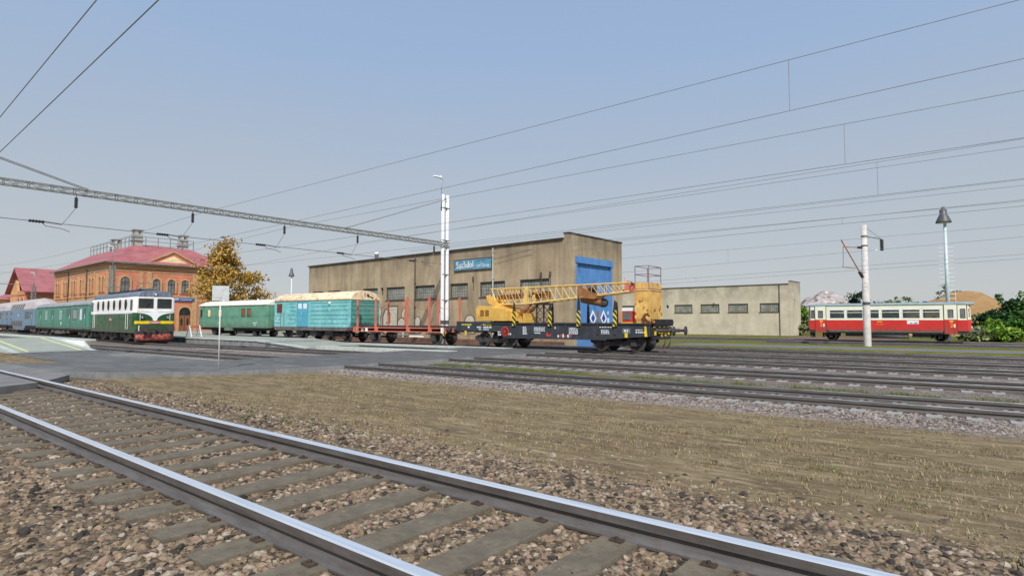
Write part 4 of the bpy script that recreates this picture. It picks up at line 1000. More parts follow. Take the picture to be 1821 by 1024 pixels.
# ---- crane wagon (the wagon; crane, work tower, cabinet stand on it)
def build_crane_wagon():
    root = empty('crane_wagon', on_siding(0), T5DEG, 'blue-black bogie flat wagon with striped stakes carrying the yellow crane', 'wagon')
    W = 1.36
    mb = MB(); A, B = -26.35, -13.2
    side = [(A, .98), (-23.0, .98), (-22.6, .62), (-16.3, .60), (-15.6, .66), (-14.0, .78), (B, .84), (B, 1.50), (-24.0, 1.50), (-24.0, 1.56), (A, 1.60)]
    for s in (-1, 1): mb.prism(side, 'y', *sorted((s * W, s * (W - .07))))
    mb.box(A, B, -W + .07, W - .07, 1.2, 1.36); mb.box(A, A + .1, -W + .07, W - .07, .9, 1.58); mb.box(B - .1, B, -W + .07, W - .07, .84, 1.48)
    for x in np.arange(-25, -13.4, 1.3): mb.box(x, x + .12, -1.2, 1.2, .9, 1.2)
    for s in (-1, 1):
        mb.box(A + 2.4, B - .03, *sorted((s * (W - .02), s * (W + .07))), 1.455, 1.52); mb.box(-22.55, -15.7, *sorted((s * (W - .02), s * (W + .05))), .60, .65)
        for x in (-24.2, -21.9, -20.4, -19.28, -18.2, -17.35, -16.2, -15.17): mb.box(x - .05, x + .05, *sorted((s * (W - .01), s * (W + .05))), .9, 1.45)
    mb.build('body', 'wagon_black', root)
    for x, z in ((-21.75, 2.72), (-19.22, 2.62), (-17.35, 2.95), (-15.15, 2.72)):
        for s in (-1, 1):
            k = x if s < 0 else x + .95; zz = z if s < 0 else 2.75
            mb = MB(); y0, y1 = sorted((s * (W + .0), s * (W + .09)))
            if s < 0: mb.prism([(k - .1, 1.34), (k + .1, 1.34), (k + .085, 2.2), (k - .085, 2.2)], 'y', y0 - .03, y1, 1)
            mb.prism([(k - .085, 1.3 if s > 0 else 2.2), (k + .085, 1.3 if s > 0 else 2.2), (k + .06, zz - .3), (k + .02, zz), (k - .02, zz), (k - .06, zz - .3)], 'y', y0, y1, 0)
            mb.build('stake', ['black_kit', 'hazard'], root)
    # stencils: blocks of small white signs, as worn as in the picture
    mb = MB(); y = -W - .012
    def block(x0, x1, z0, z1, rows, m=0):
        h = (z1 - z0) / rows
        for r_ in range(rows):
            x = x0
            while x < x1 - .03:
                w = random.uniform(.04, .12); mb.box(x, min(x + w, x1), y, -W + .01, z0 + r_ * h + h * .18, z0 + (r_ + 1) * h - h * .12, m); x += w + random.uniform(.02, .05)
    block(-24.65, -23.5, 1.16, 1.30, 1); block(-24.5, -23.7, 1.05, 1.14, 1); block(-23.0, -22.75, .72, 1.02, 2); block(-22.25, -21.95, .76, .92, 1)
    block(-21.15, -20.85, .82, 1.3, 4); block(-20.4, -19.6, 1.02, 1.28, 3); block(-20.4, -19.9, .88, .98, 1); block(-18.95, -18.85, 1.16, 1.3, 1); block(-18.0, -17.35, .88, 1.26, 4)
    block(-16.1, -15.35, 1.26, 1.33, 1); block(-16.0, -15.5, .92, 1.16, 3); block(-14.65, -14.4, 1.02, 1.2, 1); block(-14.0, -13.6, 1.12, 1.2, 1); block(-14.0, -13.5, .98, 1.1, 1)
    mb.box(-14.75, -14.3, -W - .006, -W + .01, .98, 1.24, 1)
    for x in np.arange(-25.9, -25.1, .14): mb.box(x, x + .08, y, -W + .01, 1.35, 1.44, 2)
    for x in np.arange(-24.3, -23.55, .14): mb.box(x, x + .08, y, -W + .01, 1.35, 1.44, 2)
    mb.box(-25.4, -25.25, y, -W + .01, 1.18, 1.3, 0)
    mb.box(-19.5, -19.2, y, -W + .01, .74, .94, 3)
    for k in range(6): mb.box(-18.75 + k * .16, -18.65 + k * .16, y, -W + .01, .70 + .02 * (k % 2), .84 + .03 * (k % 3), 3 if k % 2 else 0)
    mb.build('stencil_markings', ['mark_white', 'louvre', 'yellow', 'mark_red'], root)
    mb = MB(); mb.lathe([(.26, -.06), (.30, -.06), (.30, -.02), (.26, -.02), (.26, -.06)], (-22.45, -W, .98), 'y', 22)
    for a in (0, 60, 120): mb.bar((-22.45 - .27 * math.cos(R(a)), -W - .04, .98 - .27 * math.sin(R(a))), (-22.45 + .27 * math.cos(R(a)), -W - .04, .98 + .27 * math.sin(R(a))), .03)
    mb.lathe([(.001, -.07), (.06, -.07), (.06, 0), (.001, 0)], (-22.45, -W, .98), 'y', 12); mb.build('brake_wheel', 'mark_red', root)
    bogie(root, -23.5, 2.05, .46, 'under'); bogie(root, -15.25, 2.05, .46, 'under')
    # near-side bogie springs and a headstock with buffers, hoses and a ribbed end board
    mb = MB(); mb.box(B - .02, B + .14, -1.3, 1.3, .82, 1.32); mb.box(B, B + .6, -1.25, -.2, .70, .80); mb.build('headstock', 'black_kit', root)
    buffers(root, B + .14, 1, 1.12, .95, .24, 'under', False); buffers(root, A, -1, 1.06, .5, .2)
    mb = MB()
    mb.prism(rrect(-1.25, 1.32, 1.36, 1.72, .05), 'x', B + .1, B + .2, 0)
    for yy in np.linspace(-1.15, 1.22, 9): mb.box(B + .2, B + .24, yy - .03, yy + .03, 1.38, 1.70, 0)
    mb.box(B + .2, B + .23, -1.2, 1.28, 1.46, 1.5, 0)
    for yy in (-1.28, 1.34): mb.lathe([(.001, 0), (.08, 0), (.08, .1), (.001, .11)], (B + .12, yy, 1.56), 'x', 12, 1)
    mb.build('end_board', ['black_kit', 'hook_brown'], root)
    mb = MB()
    for yy, zz in ((-1.1, 1.0), (-.55, 1.02), (-.2, .92), (.3, .94), (.75, 1.0), (1.15, .96)): mb.box(B + .14, B + .2, yy - .06, yy + .06, zz - .1, zz + .1)
    for yy in (-1.15, -.5, .15, .7): mb.box(B + .14, B + .17, yy - .14, yy + .14, 1.3, 1.34)
    mb.prism([(B - .30, .82), (B - .16, .82), (B - .22, 1.36), (B - .30, 1.36)], 'y', -W - .03, -W + .01)
    mb.box(-14.6, -14.45, -W - .05, -W, .76, 1.0); mb.box(-25.62, -25.5, -W - .04, -W, .74, 1.0)
    mb.build('yellow_levers', 'yellow', root)
    for yy in (-.62, .1):
        mb = MB(); mb.path([(B + .15, yy, .95), (B + .35, yy, .95), (B + .5, yy, .75), (B + .48, yy, .45), (B + .36, yy, .26)], .03, 8, 0); mb.tube((B + .36, yy, .26), (B + .27, yy, .20), .045, n=8, m=1); mb.build('brake_hose', ['black_rubber', 'mark_red'], root)
build_crane_wagon()

def build_crane():
    root = empty('lattice_boom_crane', on_siding(-23.3, 0, 1.36), T5DEG, 'yellow lattice boom crane lying along the blue-black wagon', 'crane')
    X = 23.3; Z = -1.36
    def p(x, y, z): return (x + X, y, z + Z)
    def B(mb, x0, x1, y0, y1, z0, z1, m=0): mb.box(x0 + X, x1 + X, y0, y1, z0 + Z, z1 + Z, m)
    mb = MB(); mb.prism([(q[0] + X, q[1] + Z) for q in ((-24.85, 1.62), (-24.9, 2.4), (-24.75, 2.56), (-23.8, 2.56), (-23.5, 2.46), (-22.55, 2.34), (-22.42, 2.2), (-22.42, 1.62))], 'y', -1.2, 1.15)
    h = mb.build('engine_housing', 'crane_yellow', root, .03)
    mb = MB()
    for k in range(6): B(mb, -24.5, -24.22, -1.235, -1.19, 1.95 + k * .065, 1.985 + k * .065); B(mb, -24.1, -23.82, -1.235, -1.19, 1.95 + k * .065, 1.985 + k * .065)
    mb.build('louvre', 'hook_brown', h)
    mb = MB(); mb.lathe([(.001, 0), (1.0, 0), (1.0, .12), (.8, .14), (.8, .25), (.001, .25)], p(-23.4, 0, 1.365), 'z', 28)
    B(mb, -24.3, -23.7, -1.25, -1.0, 1.5, 1.62, 0); mb.build('turntable', 'louvre', root)
    mb = MB(); B(mb, -22.40, -21.95, -.9, -.3, 1.62, 1.95); B(mb, -22.0, -21.4, -.6, .6, 1.52, 1.75); B(mb, -21.62, -21.45, -.7, .7, 1.5, 2.1); mb.build('slew_deck', 'crane_yellow', root)
    # jib foot and lifting ram
    mb = MB()
    for y in (-.55, .55):
        mb.prism([(q[0] + X, q[1] + Z) for q in ((-24.55, 3.22), (-24.3, 3.28), (-23.4, 2.62), (-22.3, 2.3), (-22.0, 1.9), (-22.4, 1.75), (-23.3, 2.35), (-24.35, 2.75))], 'y', y - .04, y + .04)
    B(mb, -24.4, -24.2, -.55, .55, 2.85, 3.05); B(mb, -22.6, -22.4, -.55, .55, 1.95, 2.15); mb.build('jib_foot', 'crane_yellow', root)
    mb = MB(); mb.tube(p(-22.5, -.35, 1.75), p(-21.5, -.35, 2.42), .14, n=12); mb.tube(p(-21.5, -.35, 2.42), p(-21.2, -.35, 2.62), .07, n=10); mb.tube(p(-22.5, .35, 1.75), p(-21.5, .35, 2.42), .14, n=12); mb.tube(p(-21.5, .35, 2.42), p(-21.2, .35, 2.62), .07, n=10)
    mb.build('lifting_ram', 'hook_brown', root)
    # lattice boom: four chords, lacing, end plates
    mb = MB()
    def top(x): return 3.63 + (x + 24.2) / 9.4 * .09
    def bot(x): return 2.66 + (0 if x < -21.6 else (x + 21.6) / 6.8 * .58)
    def hw(x): return .52 - .22 * (x + 24.2) / 9.4
    xa, xb = -24.2, -14.75; N = 20
    xs = [xa + (xb - xa) * i / N for i in range(N + 1)]
    for s in (-1, 1):
        mb.path([p(x, s * hw(x), top(x)) for x in xs], .045, 6); mb.path([p(x, s * hw(x), bot(x)) for x in xs if x >= -23.75], .055, 6)
        for i in range(N):
            a, b = xs[i], xs[i + 1]
            if i > 0: mb.tube(p(a, s * hw(a), top(a)), p(b, s * hw(b), bot(b)), .018, n=6)
            mb.tube(p(b, s * hw(b), top(b)), p(b, s * hw(b), bot(b)), .014, n=6)
    for i in range(N + 1):
        a = xs[i]; mb.tube(p(a, -hw(a), top(a)), p(a, hw(a), top(a)), .018, n=6)
        if i > 1: mb.tube(p(a, -hw(a), bot(a)), p(a, hw(a), bot(a)), .018, n=6)
        if i < N: b = xs[i + 1]; mb.tube(p(a, -hw(a), top(a)), p(b, hw(b), top(b)), .014, n=6)
    for s in (-1, 1):
        mb.prism([(q[0] + X, q[1] + Z) for q in ((-21.75, 2.64), (-21.45, 2.64), (-21.35, 3.66), (-21.6, 3.66))], 'y', s * .5 - .02, s * .5 + .02)
        mb.tube(p(-24.15, s * .5, 3.62), p(-23.75, s * .5, 2.68), .05, n=6)
    bm_ = mb.build('boom', 'boom_yellow', root)
    mb = MB(); mb.tube(p(-23.9, 0, 3.15), p(-22.1, 0, 3.2), .17, n=14); mb.lathe([(.001, 0), (.26, 0), (.26, .12), (.001, .12)], p(-20.9, -.06, 3.2), 'y', 18); mb.tube(p(-21.3, -.2, 3.3), p(-20.2, -.2, 3.28), .07); mb.tube(p(-21.3, .2, 3.1), p(-20.2, .2, 3.1), .07)
    B(mb, -20.55, -20.15, -.2, .2, 3.0, 3.4); mb.build('luffing_drum', 'hook_brown', bm_)
    mb = MB()
    for s in (-1, 1): mb.prism([(q[0] + X, q[1] + Z) for q in ((-18.0, 2.98), (-17.95, 3.68), (-16.6, 3.05), (-16.9, 2.86))], 'y', s * .40 - .02, s * .40 + .02)
    mb.tube(p(-17.9, 0, 2.9), p(-16.6, 0, 2.68), .22, .25, n=14); mb.lathe([(.001, -.12), (.26, -.12), (.26, .12), (.001, .12)], p(-16.55, 0, 2.66), 'y', 18, 1); mb.lathe([(.001, -.1), (.22, -.1), (.22, .1), (.001, .1)], p(-17.2, 0, 3.42), 'y', 16, 1)
    mb.build('hook_block', ['hook_brown', 'under'], bm_)
    mb = MB()
    for s in (-1, 1): mb.prism([(q[0] + X, q[1] + Z) for q in ((-15.1, 3.26), (-15.1, 3.70), (-14.95, 3.82), (-14.6, 3.52), (-14.3, 3.26), (-14.55, 3.20))], 'y', s * .3 - .02, s * .3 + .02)
    mb.lathe([(.001, -.28), (.14, -.28), (.14, .28), (.001, .28)], p(-14.6, 0, 3.36), 'y', 14, 1); mb.lathe([(.001, -.28), (.1, -.28), (.1, .28), (.001, .28)], p(-14.95, 0, 3.72), 'y', 14, 1); mb.tube(p(-15.1, -.3, 3.7), p(-15.1, -.3, 4.05), .012, n=5)
    mb.build('boom_head', ['orange', 'under'], bm_)
build_crane()
def build_boom_rest():
    root = empty('boom_rest', on_siding(-20.55, 0, 1.36), T5DEG, 'dark lattice trestle propping up the crane boom', 'trestle')
    for s in (-1, 1):
        mb = MB()
        for x in (-.26, .26): mb.bar((x, s * .4, 0), (x * .9, s * .4, 1.26), .06)
        for k in range(2):
            z0, z1 = .1 + k * .55, .6 + k * .6
            mb.bar((-.25, s * .4, z0), (.25, s * .4, z1), .03); mb.bar((.25, s * .4, z0), (-.25, s * .4, z1), .03); mb.bar((-.25, s * .4, z0), (.25, s * .4, z0), .03)
        mb.build('leg_frame', 'black_kit', root)
    mb = MB(); mb.box(-.34, .34, -.55, .55, 1.24, 1.32); mb.build('saddle', 'black_kit', root)
build_boom_rest()
def build_work_tower():
    root = empty('work_tower', on_siding(-13.75, -.35, 1.36), T5DEG, 'rusting yellow steel work basket tower with a mauve railing at the wagon end', 'work platform')
    hx, y0, y1 = .38, -.72, .95; zt = 2.05
    mb = MB(); mb.box(-hx, hx, y0, y1, .02, 1.85)
    for x in (-hx, hx):
        for y in (y0, y1): mb.box(x - .03, x + .03, y - .03, y + .03, .0, 1.88)
    mb.build('tank_body', 'tower_rust', root, .01)
    mb = MB(); mb.box(-hx - .03, hx + .03, y0 - .03, y1 + .03, 1.86, 1.90)
    for x0, x1, ya, yb in ((-hx, hx, y0 - .02, y0 + .01), (-hx, hx, y1 - .01, y1 + .02), (-hx - .02, -hx + .01, y0, y1), (hx - .01, hx + .02, y0, y1)): mb.box(x0, x1, ya, yb, 1.9, 2.28)
    mb.build('basket_rim', 'tower_rust', root)
    mb = MB()
    for x in (-hx, hx):
        for y in (y0, y1): mb.tube((x, y, 1.9), (x, y, 3.16), .026, n=6)
    for z in (2.72, 3.16):
        mb.path([(-hx, y0, z), (hx, y0, z), (hx, y1, z), (-hx, y1, z), (-hx, y0, z)], .022, 6)
    for a in (.3, .6): mb.tube((hx, y0 + a * 1.7, 1.9), (hx, y0 + a * 1.7 + (.12 if a > .5 else -.12), 2.3), .03, n=6)
    mb.tube((hx, y0, 1.96), (hx, y1, 1.94), .035, n=6); mb.tube((-hx, y0, 1.96), (hx, y0, 1.96), .03, n=6)
    mb.build('railing', 'mauve', root)
build_work_tower()
def build_cabinet():
    root = empty('equipment_cabinet', on_siding(-14.6, -.45, 1.36), T5DEG, 'red equipment cabinet with a white lid and grey louvre on the wagon', 'cabinet')
    mb = MB(); mb.box(-.42, .36, -.35, .6, .22, .80); mb.build('case', 'cab_red', root, .015)
    mb = MB(); mb.prism([(-.45, .80), (.40, .80), (.36, .98), (-.40, .98)], 'y', -.38, .63); mb.build('lid', 'white', root, .01)
    mb = MB(); mb.box(-.34, .10, -.375, -.34, .32, .74)
    for k in range(5): mb.box(-.32 + k * .085, -.29 + k * .085, -.39, -.375, .34, .72)
    mb.build('louvre', 'louvre', root)
    mb = MB(); mb.box(-.45, .40, -.37, .6, .0, .22); mb.box(-.45, .4, -.385, -.37, .13, .2, 1); mb.build('plinth', ['hook_brown', 'yellow'], root)
build_cabinet()

# ---- red and cream railcar
def build_railcar():
    root = empty('railcar', (-13.5, 66.45, -.3), 0, 'red and cream diesel railcar with a blue-grey roof on the far track', 'railcar')
    W = 1.45; L = 13.2; dz = .3
    def hull(mb, z0, z1, m, off=0, lean=0):
        o = []
        for (x, w) in ((0.10, .95), (.32, W), (L - .32, W), (L - .10, .95)): o.append((x, w))
        pts = [(x, -w) for x, w in o] + [(x, w) for x, w in o[::-1]]
        return pts
    mb = MB(); pts = hull(mb, 0, 0, 0)
    def shell(name, za, zb, mat, grow=0, lean=0):
        mb = MB(); c = L / 2
        r0 = [(c + (x - c) * (1 + grow / c), y * (1 + grow / W), za) for x, y in pts]; r1 = [(c + (x - c) * (1 + (grow - lean) / c), y * (1 + grow / W), zb) for x, y in pts]
        mb.loft([r0, r1], 0); return mb.build(name, mat, root, .01)
    shell('lower_body', .98 + 0, 2.02, 'railcar_red', .02)
    # upper body as pillars and rails so that one sees through the windows
    zb, zt = 2.021, 3.36; wins = [(2.08, 3.42), (3.56, 4.96), (5.10, 6.30), (6.46, 7.92), (8.10, 9.48), (9.64, 10.96)]
    openings = [(.42, .74)] + [(1.02, 1.62)] + wins + [(11.36, 12.0)] + [(12.36, 12.74)]
    for s in (-1, 1):
        mb = MB(); y0, y1 = sorted((s * W, s * (W - .06))); x = .32
        mb.box(.32, L - .32, y0, y1, zb, 2.12); mb.box(.32, L - .32, y0, y1, 2.98, zt)
        for a, b in openings:
            mb.box(x, a, y0, y1, 2.12, 2.98); x = b
        mb.box(x, L - .32, y0, y1, 2.12, 2.98)
        mb.build('upper_side', 'railcar_cream', root)
        for a, b in wins:
            mb = MB(); ring(mb, rrect(a, b, 2.12, 2.98, .1), rrect(a + .045, b - .045, 2.165, 2.935, .07), 'y', y0 - .012, y1 + .012); mb.box(a + .04, b - .04, y0 - .012, y1 + .012, 2.68, 2.73)
            for (ca, cb, cz) in ((a, a + .09, 2.12), (b - .09, b, 2.12), (a, a + .09, 2.89), (b - .09, b, 2.89)): pass
            w = mb.build('window', 'loco_white', root); mb = MB(); mb.box(a + .03, b - .03, s * (W - .035), s * (W - .025), 2.15, 2.95); mb.build('pane', 'clear', w)
        for a, b in (openings[0], openings[-1]):
            mb = MB(); ring(mb, rrect(a, b, 2.12, 2.98, .1), rrect(a + .03, b - .03, 2.15, 2.95, .08), 'y', y0 - .008, y1 + .008); w = mb.build('cab_side_window', 'dark_frame', root)
            mb = MB(); mb.box(a + .02, b - .02, s * (W - .035), s * (W - .025), 2.14, 2.96); mb.build('pane', 'win_glass', w)
        for a, b in ((.82, 1.76), (11.24, 12.14)):
            mb = MB(); ya, yb = sorted((s * (W - .02), s * (W + .045)))
            mb.box(a, b, ya, yb, .74, 2.018, 0)
            wa, wb = a + .24, b - .24
            mb.box(a, wa, ya, yb, 2.022, 3.33, 1); mb.box(wb, b, ya, yb, 2.022, 3.33, 1); mb.box(wa, wb, ya, yb, 2.022, 2.16, 1); mb.box(wa, wb, ya, yb, 2.92, 3.33, 1)
            mb.box(a - .05, a - .006, ya, yb - .01, .74, 3.33, 2); mb.box(b + .006, b + .05, ya, yb - .01, .74, 3.33, 2)
            d = mb.build('door', ['railcar_red', 'railcar_cream', 'dark_frame'], root)
            mb = MB(); ring(mb, rrect(wa, wb, 2.16, 2.92, .08), rrect(wa + .03, wb - .03, 2.19, 2.89, .06), 'y', ya - .004, yb + .006); mb.build('window_frame', 'dark_frame', d)
            mb = MB(); mb.box(wa, wb, s * (W - .005), s * (W + .005), 2.16, 2.92); mb.build('pane', 'win_glass', d)
            if s < 0:
                mb = MB(); mb.box(b - .25, b - .13, -W - .08, -W - .04, 1.32, 1.62); mb.build('handle', 'white', d)
                text('door_number', '2', .46, 'mark_yellow', d, ((a + b) / 2 + .05, -W - .055, 1.48)); mb = MB(); mb.prism(ellipse((a + b) / 2 + .05, 1.86, .15, .09, 12), 'y', -W - .06, -W - .04); mb.build('door_emblem', 'mark_yellow', d)
        mb = MB(); mb.box(.34, L - .34, *sorted((s * (W - .02), s * (W + .03))), 1.98, 2.05); mb.build('waist_strip', 'railcar_cream', root)
    for sg, xx in ((-1, .1), (1, L - .1)):
        mb = MB(); xa, xb = sorted((xx, xx - .06 * sg)); mb.box(xa, xb, -.95, .95, zb, 2.2); mb.box(xa, xb, -.95, .95, 3.0, zt)
        for y in (-.95, -.03, .89): mb.box(xa, xb, y, y + .06, 2.2, 3.0)
        for s in (-1, 1):
            mb.prism([(xx, s * .95), (xx + .22 * -sg, s * W), (xx + .28 * -sg, s * W), (xx - .06 * sg, s * .95)], 'z', zb, 2.2); mb.prism([(xx, s * .95), (xx + .22 * -sg, s * W), (xx + .28 * -sg, s * W), (xx - .06 * sg, s * .95)], 'z', 3.0, zt)
            mb.prism([(xx + .16 * -sg, s * 1.3), (xx + .22 * -sg, s * W), (xx + .28 * -sg, s * W), (xx + .2 * -sg, s * 1.3)], 'z', 2.2, 3.0)
        e = mb.build('end_wall', 'railcar_cream', root)
        mb = MB(); mb.box(xx - .03 * sg - .005, xx - .03 * sg + .005, -.9, .9, 2.18, 3.02); mb.build('windscreen', 'win_glass', e)
        for y in (-.72, .72):
            mb = MB(); mb.lathe([(.001, 0), (.12, 0), (.11, .05 * sg), (.001, .06 * sg)], (xx + .02 * sg, y, 1.3), 'x', 14); mb.build('headlight', 'lamp_glass', root)
    mb = MB(); hood = []
    for x, wv, h in ((-.12, 1.2, .55), (.3, W + .05, .86), (.8, W + .05, 1), (L - .8, W + .05, 1), (L - .3, W + .05, 1.0), (L + .16, 1.2, .9)):
        hood.append([(x, p_[0] * wv, 3.362 + (p_[1] - 3.36) * h) for p_ in roof_arc(1, 3.36, 3.62, 14, 2.4)])
    mb.loft(hood, 0, True); rf = mb.build('roof', 'railcar_roof', root)
    for x in (5.0, 9.8):
        mb = MB(); mb.lathe([(.001, 0), (.14, 0), (.16, .08), (.1, .14), (.001, .15)], (x, 0, 3.58), 'z', 12) if x < 9 else mb.box(x - .2, x + .15, -.15, .15, 3.6, 3.72); mb.build('roof_vent', 'black_kit', rf)
    mb = MB(); mb.box(.3, L - .3, -W + .1, W - .1, .94, 1.0); mb.build('floor', 'interior', root)
    mb = MB()
    for x in np.arange(2.3, 11, 1.15):
        for y in (-.95, .55):
            mb.box(x, x + .12, y, y + .8 if y < 0 else y + .5, 1.0, 2.32)
    mb.build('seats', 'interior', root)
    mb = MB(); mb.box(.2, L - .2, -W + .04, W - .04, .74, .975); mb.box(2.0, 11.1, -W - .006, -W + .05, .86, .98, 1); mb.lathe([(.001, 0), (.33, 0), (.33, 3.2), (.001, 3.2)], (5.3, -.95, .58), 'x', 18, 1); mb.box(3.4, 4.9, -1.2, 1.2, .42, .8); mb.box(8.8, 10.2, -1.2, 1.2, .36, .8)
    mb.box(.25, .65, -1.2, -.8, .28, .8)
    mb.build('underframe', ['under', 'louvre'], root)
    for x in (2.1, 10.9):
        wb = 0
        for s in (-1, 1): wheel(root, x, s * .75, .46, .46)
        mb = MB(); axle(mb, x, .46)
        for s in (-1, 1):
            mb.box(x - .55, x + .55, *sorted((s * .95, s * 1.05)), .56, .72); mb.box(x - .16, x + .16, *sorted((s * .9, s * 1.14)), .3, .64)
            for k in (-.42, .42): mb.lathe([(.09, 0), (.12, .05), (.09, .1), (.12, .15), (.09, .2), (.12, .25), (.09, .3)], (x + k, s * 1.06, .36), 'z', 10)
            mb.box(x - .75, x - .6, *sorted((s * .85, s * 1.0)), .3, .8)
        mb.build('axle_carrier', 'under', root)
    buffers(root, .0, -1, 1.02, .4, .2, 'under'); buffers(root, L - .1, 1, .98, .75, .17, 'lamp_grey')
    mb = MB(); mb.lathe([(.001, -.22), (.13, -.22), (.15, 0), (.13, .12), (.001, .13)], (11.5, -.9, .34), 'z', 12); mb.build('water_can', 'sign_plate', root)
    text('lettering', 'M 152', .16, 'mark_yellow', root, (6.3, -W - .025, 1.58), '-y', 1.2)
    mb = MB(); mb.box(6.1, 6.5, -W - .036, -W, 1.78, 1.86, 1); mb.box(8.45, 9.35, -W - .04, -W, 1.62, 1.94, 0); mb.box(8.7, 8.85, -W - .044, -W, 1.67, 1.74, 2); mb.box(9.0, 9.25, -W - .044, -W, 1.67, 1.74, 2)
    mb.build('notice_plate', ['white', 'mark_yellow', 'blue_dark'], root)
build_railcar()
# ------------------------------------------------------------------ buildings
def wall_with_openings(mb, x0, x1, z0, z1, y0, y1, ops, m=0):
    """upright wall along x with a row of rectangular openings (xa, xb, za, zb) left free"""
    x = x0
    for a, b, c, d in sorted(ops):
        if a > x: mb.box(x, a, y0, y1, z0, z1, m)
        mb.box(a, b, y0, y1, z0, c, m); mb.box(a, b, y0, y1, d, z1, m); x = b
    if x < x1: mb.box(x, x1, y0, y1, z0, z1, m)
BDEG = -2.2
def build_shed():
    # local x runs back along the wall from the corner at the door end
    root = empty('engine_shed', (-21.48, 33.27, -.22), BDEG, 'long brown stained engine shed with a tall blue door and a blue name board', 'shed')
    L = 33.0; D = 7.0; H = 7.42
    ops = [(-34.96 - .0, -33.0)]
    wx = [(-44.97, -42.68), (-41.44, -38.84), (-37.52, -34.96), (-33.14, -31.1), (-29.82, -27.24), (-25.83, -23.14)]
    wins = [((a + 21.48) * 1.0, (b + 21.48) * 1.0) for a, b in wx]
    more = [(-32.3, -30.2), (-29.4, -27.2)]
    ops = [(a, b, 3.66, 4.80) for a, b in wins + more]
    vent = (-20.78, -20.38, 4.15, 4.8)
    ops.append(vent)
    mb = MB(); wall_with_openings(mb, -L, -.36, 0, H, 0, .34, ops, 0)
    mb.box(-L, -.36, D - .3, D, 0, H - .4, 0); mb.box(-L, -L + .3, .34, D - .3, 0, H, 0)
    # gable front with a raised parapet and the doorway
    HG = 7.78; d0, d1, dh = .92, 5.5, 6.28
    mb.box(-.36, 0, -.04, d0, 0, HG); mb.box(-.36, 0, d1, D + .04, 0, HG); mb.box(-.36, 0, d0, d1, dh, HG)
    mb.build('wall', 'render_tan', root)
    mb = MB(); mb.box(-.42, .05, -.08, D + .08, HG + .002, HG + .09); mb.box(-L - .1, -.43, -.14, .2, H + .002, H + .10); mb.prism([(.2, H + .1), (D + .1, H - .3), (D + .1, H - .42), (.2, H + .003)], 'x', -L - .1, -.43)
    mb.build('roof', 'roof_felt', root)
    mb = MB(); mb.box(-L - .02, -.37, -.05, -.002, 0, .42); mb.build('plinth', 'plinth', root)
    for a, b in wins + more:
        mb = MB(); ring(mb, [(a, 3.66), (b, 3.66), (b, 4.80), (a, 4.80)], [(a + .09, 3.75), (b - .09, 3.75), (b - .09, 4.71), (a + .09, 4.71)], 'y', .06, .22)
        mb.box(a - .06, b + .06, -.06, .06, 3.585, 3.655); w = mb.build('window', 'window_frame', root)
        mb = MB(); mb.box(a + .09, b - .09, .16, .2, 3.75, 4.71); mb.build('pane', 'glass_block', w)
    mb = MB(); mb.box(vent[0], vent[1], .2, .24, vent[2], vent[3]); mb.build('ventilation_opening', 'black_kit', root)
    # rain pipes and run-down streaks where they hang
    for x in (-15.9, -6.9):
        mb = MB(); mb.tube((x, -.09, .3), (x, -.09, H - .1), .055, n=10)
        for z in (1, 3, 5, 7): mb.box(x - .09, x + .09, -.16, .0, z, z + .05)
        mb.build('rain_pipe', 'window_frame' if x == -15.9 else 'edge_concrete', root)
    for x in (-12.0, -9.0, -2.35, -1.55): 
        mb = MB(); mb.box(x - .05, x + .05, -.12, 0, 4.95, 5.25); mb.box(x - .02, x + .02, -.03, 0, 4.2, 4.95); mb.build('wall_bracket', 'window_frame', root)
    # doors
    mb = MB(); mb.box(-.24, -.14, d0, (d0 + d1) / 2 - .01, .02, dh - .45); mb.box(-.24, -.14, (d0 + d1) / 2 + .01, d1, .02, dh - .45)
    for y in np.linspace(d0 + .15, d1 - .15, 12): mb.box(-.14, -.125, y - .012, y + .012, .1, dh - .5)
    for z in (1.3, 3.35): mb.box(-.14, -.118, d0 + .05, d1 - .05, z - .05, z + .05)
    dr = mb.build('double_door', 'blue_door', root)
    mb = MB(); mb.box(-.2, .06, d0 - .16, d1 + .16, dh - .44, dh + .02); mb.box(-.2, .03, d0 - .06, d0 + .06, 0, dh - .442); mb.box(-.2, .03, d1 - .06, d1 + .06, 0, dh - .442); mb.build('door_frame', 'blue_door', root)
    for yc in (3.1, 4.52):
        mb = MB(); o = [(yc, 1.48), (yc + .43, 2.02), (yc, 2.62), (yc - .43, 2.02)]; i = [(yc, 1.70), (yc + .27, 2.02), (yc, 2.38), (yc - .27, 2.02)]
        ring(mb, o, i, 'x', -.12, -.10, 0); mb.prism(i, 'x', -.12, -.106, 1); mb.build('diamond_sign', ['white', 'blue_dark'], dr)
    mb = MB(); mb.prism([(3.66, 2.5), (3.8, 2.66), (3.94, 2.5), (3.88, 2.28), (3.96, 2.0), (3.8, 1.5), (3.64, 1.9), (3.72, 2.2)], 'x', -.12, -.102); mb.build('wooden_emblem', 'hook_brown', dr)
    mb = MB(); mb.box(-.12, -.104, 5.02, 5.3, 1.55, 2.05); mb.box(-.12, -.104, 5.06, 5.22, 2.3, 2.55); mb.build('notice', 'mark_white', dr)
    # name board
    bx0, bx1 = -32.57 + 21.48, -28.5 + 21.48
    mb = MB(); mb.box(bx0, bx1, -.1, -.01, 5.80, 6.64, 0); ring(mb, [(bx0 - .03, 5.77), (bx1 + .03, 5.77), (bx1 + .03, 6.67), (bx0 - .03, 6.67)], [(bx0 + .03, 5.83), (bx1 - .03, 5.83), (bx1 - .03, 6.61), (bx0 + .03, 6.61)], 'y', -.115, -.01, 1)
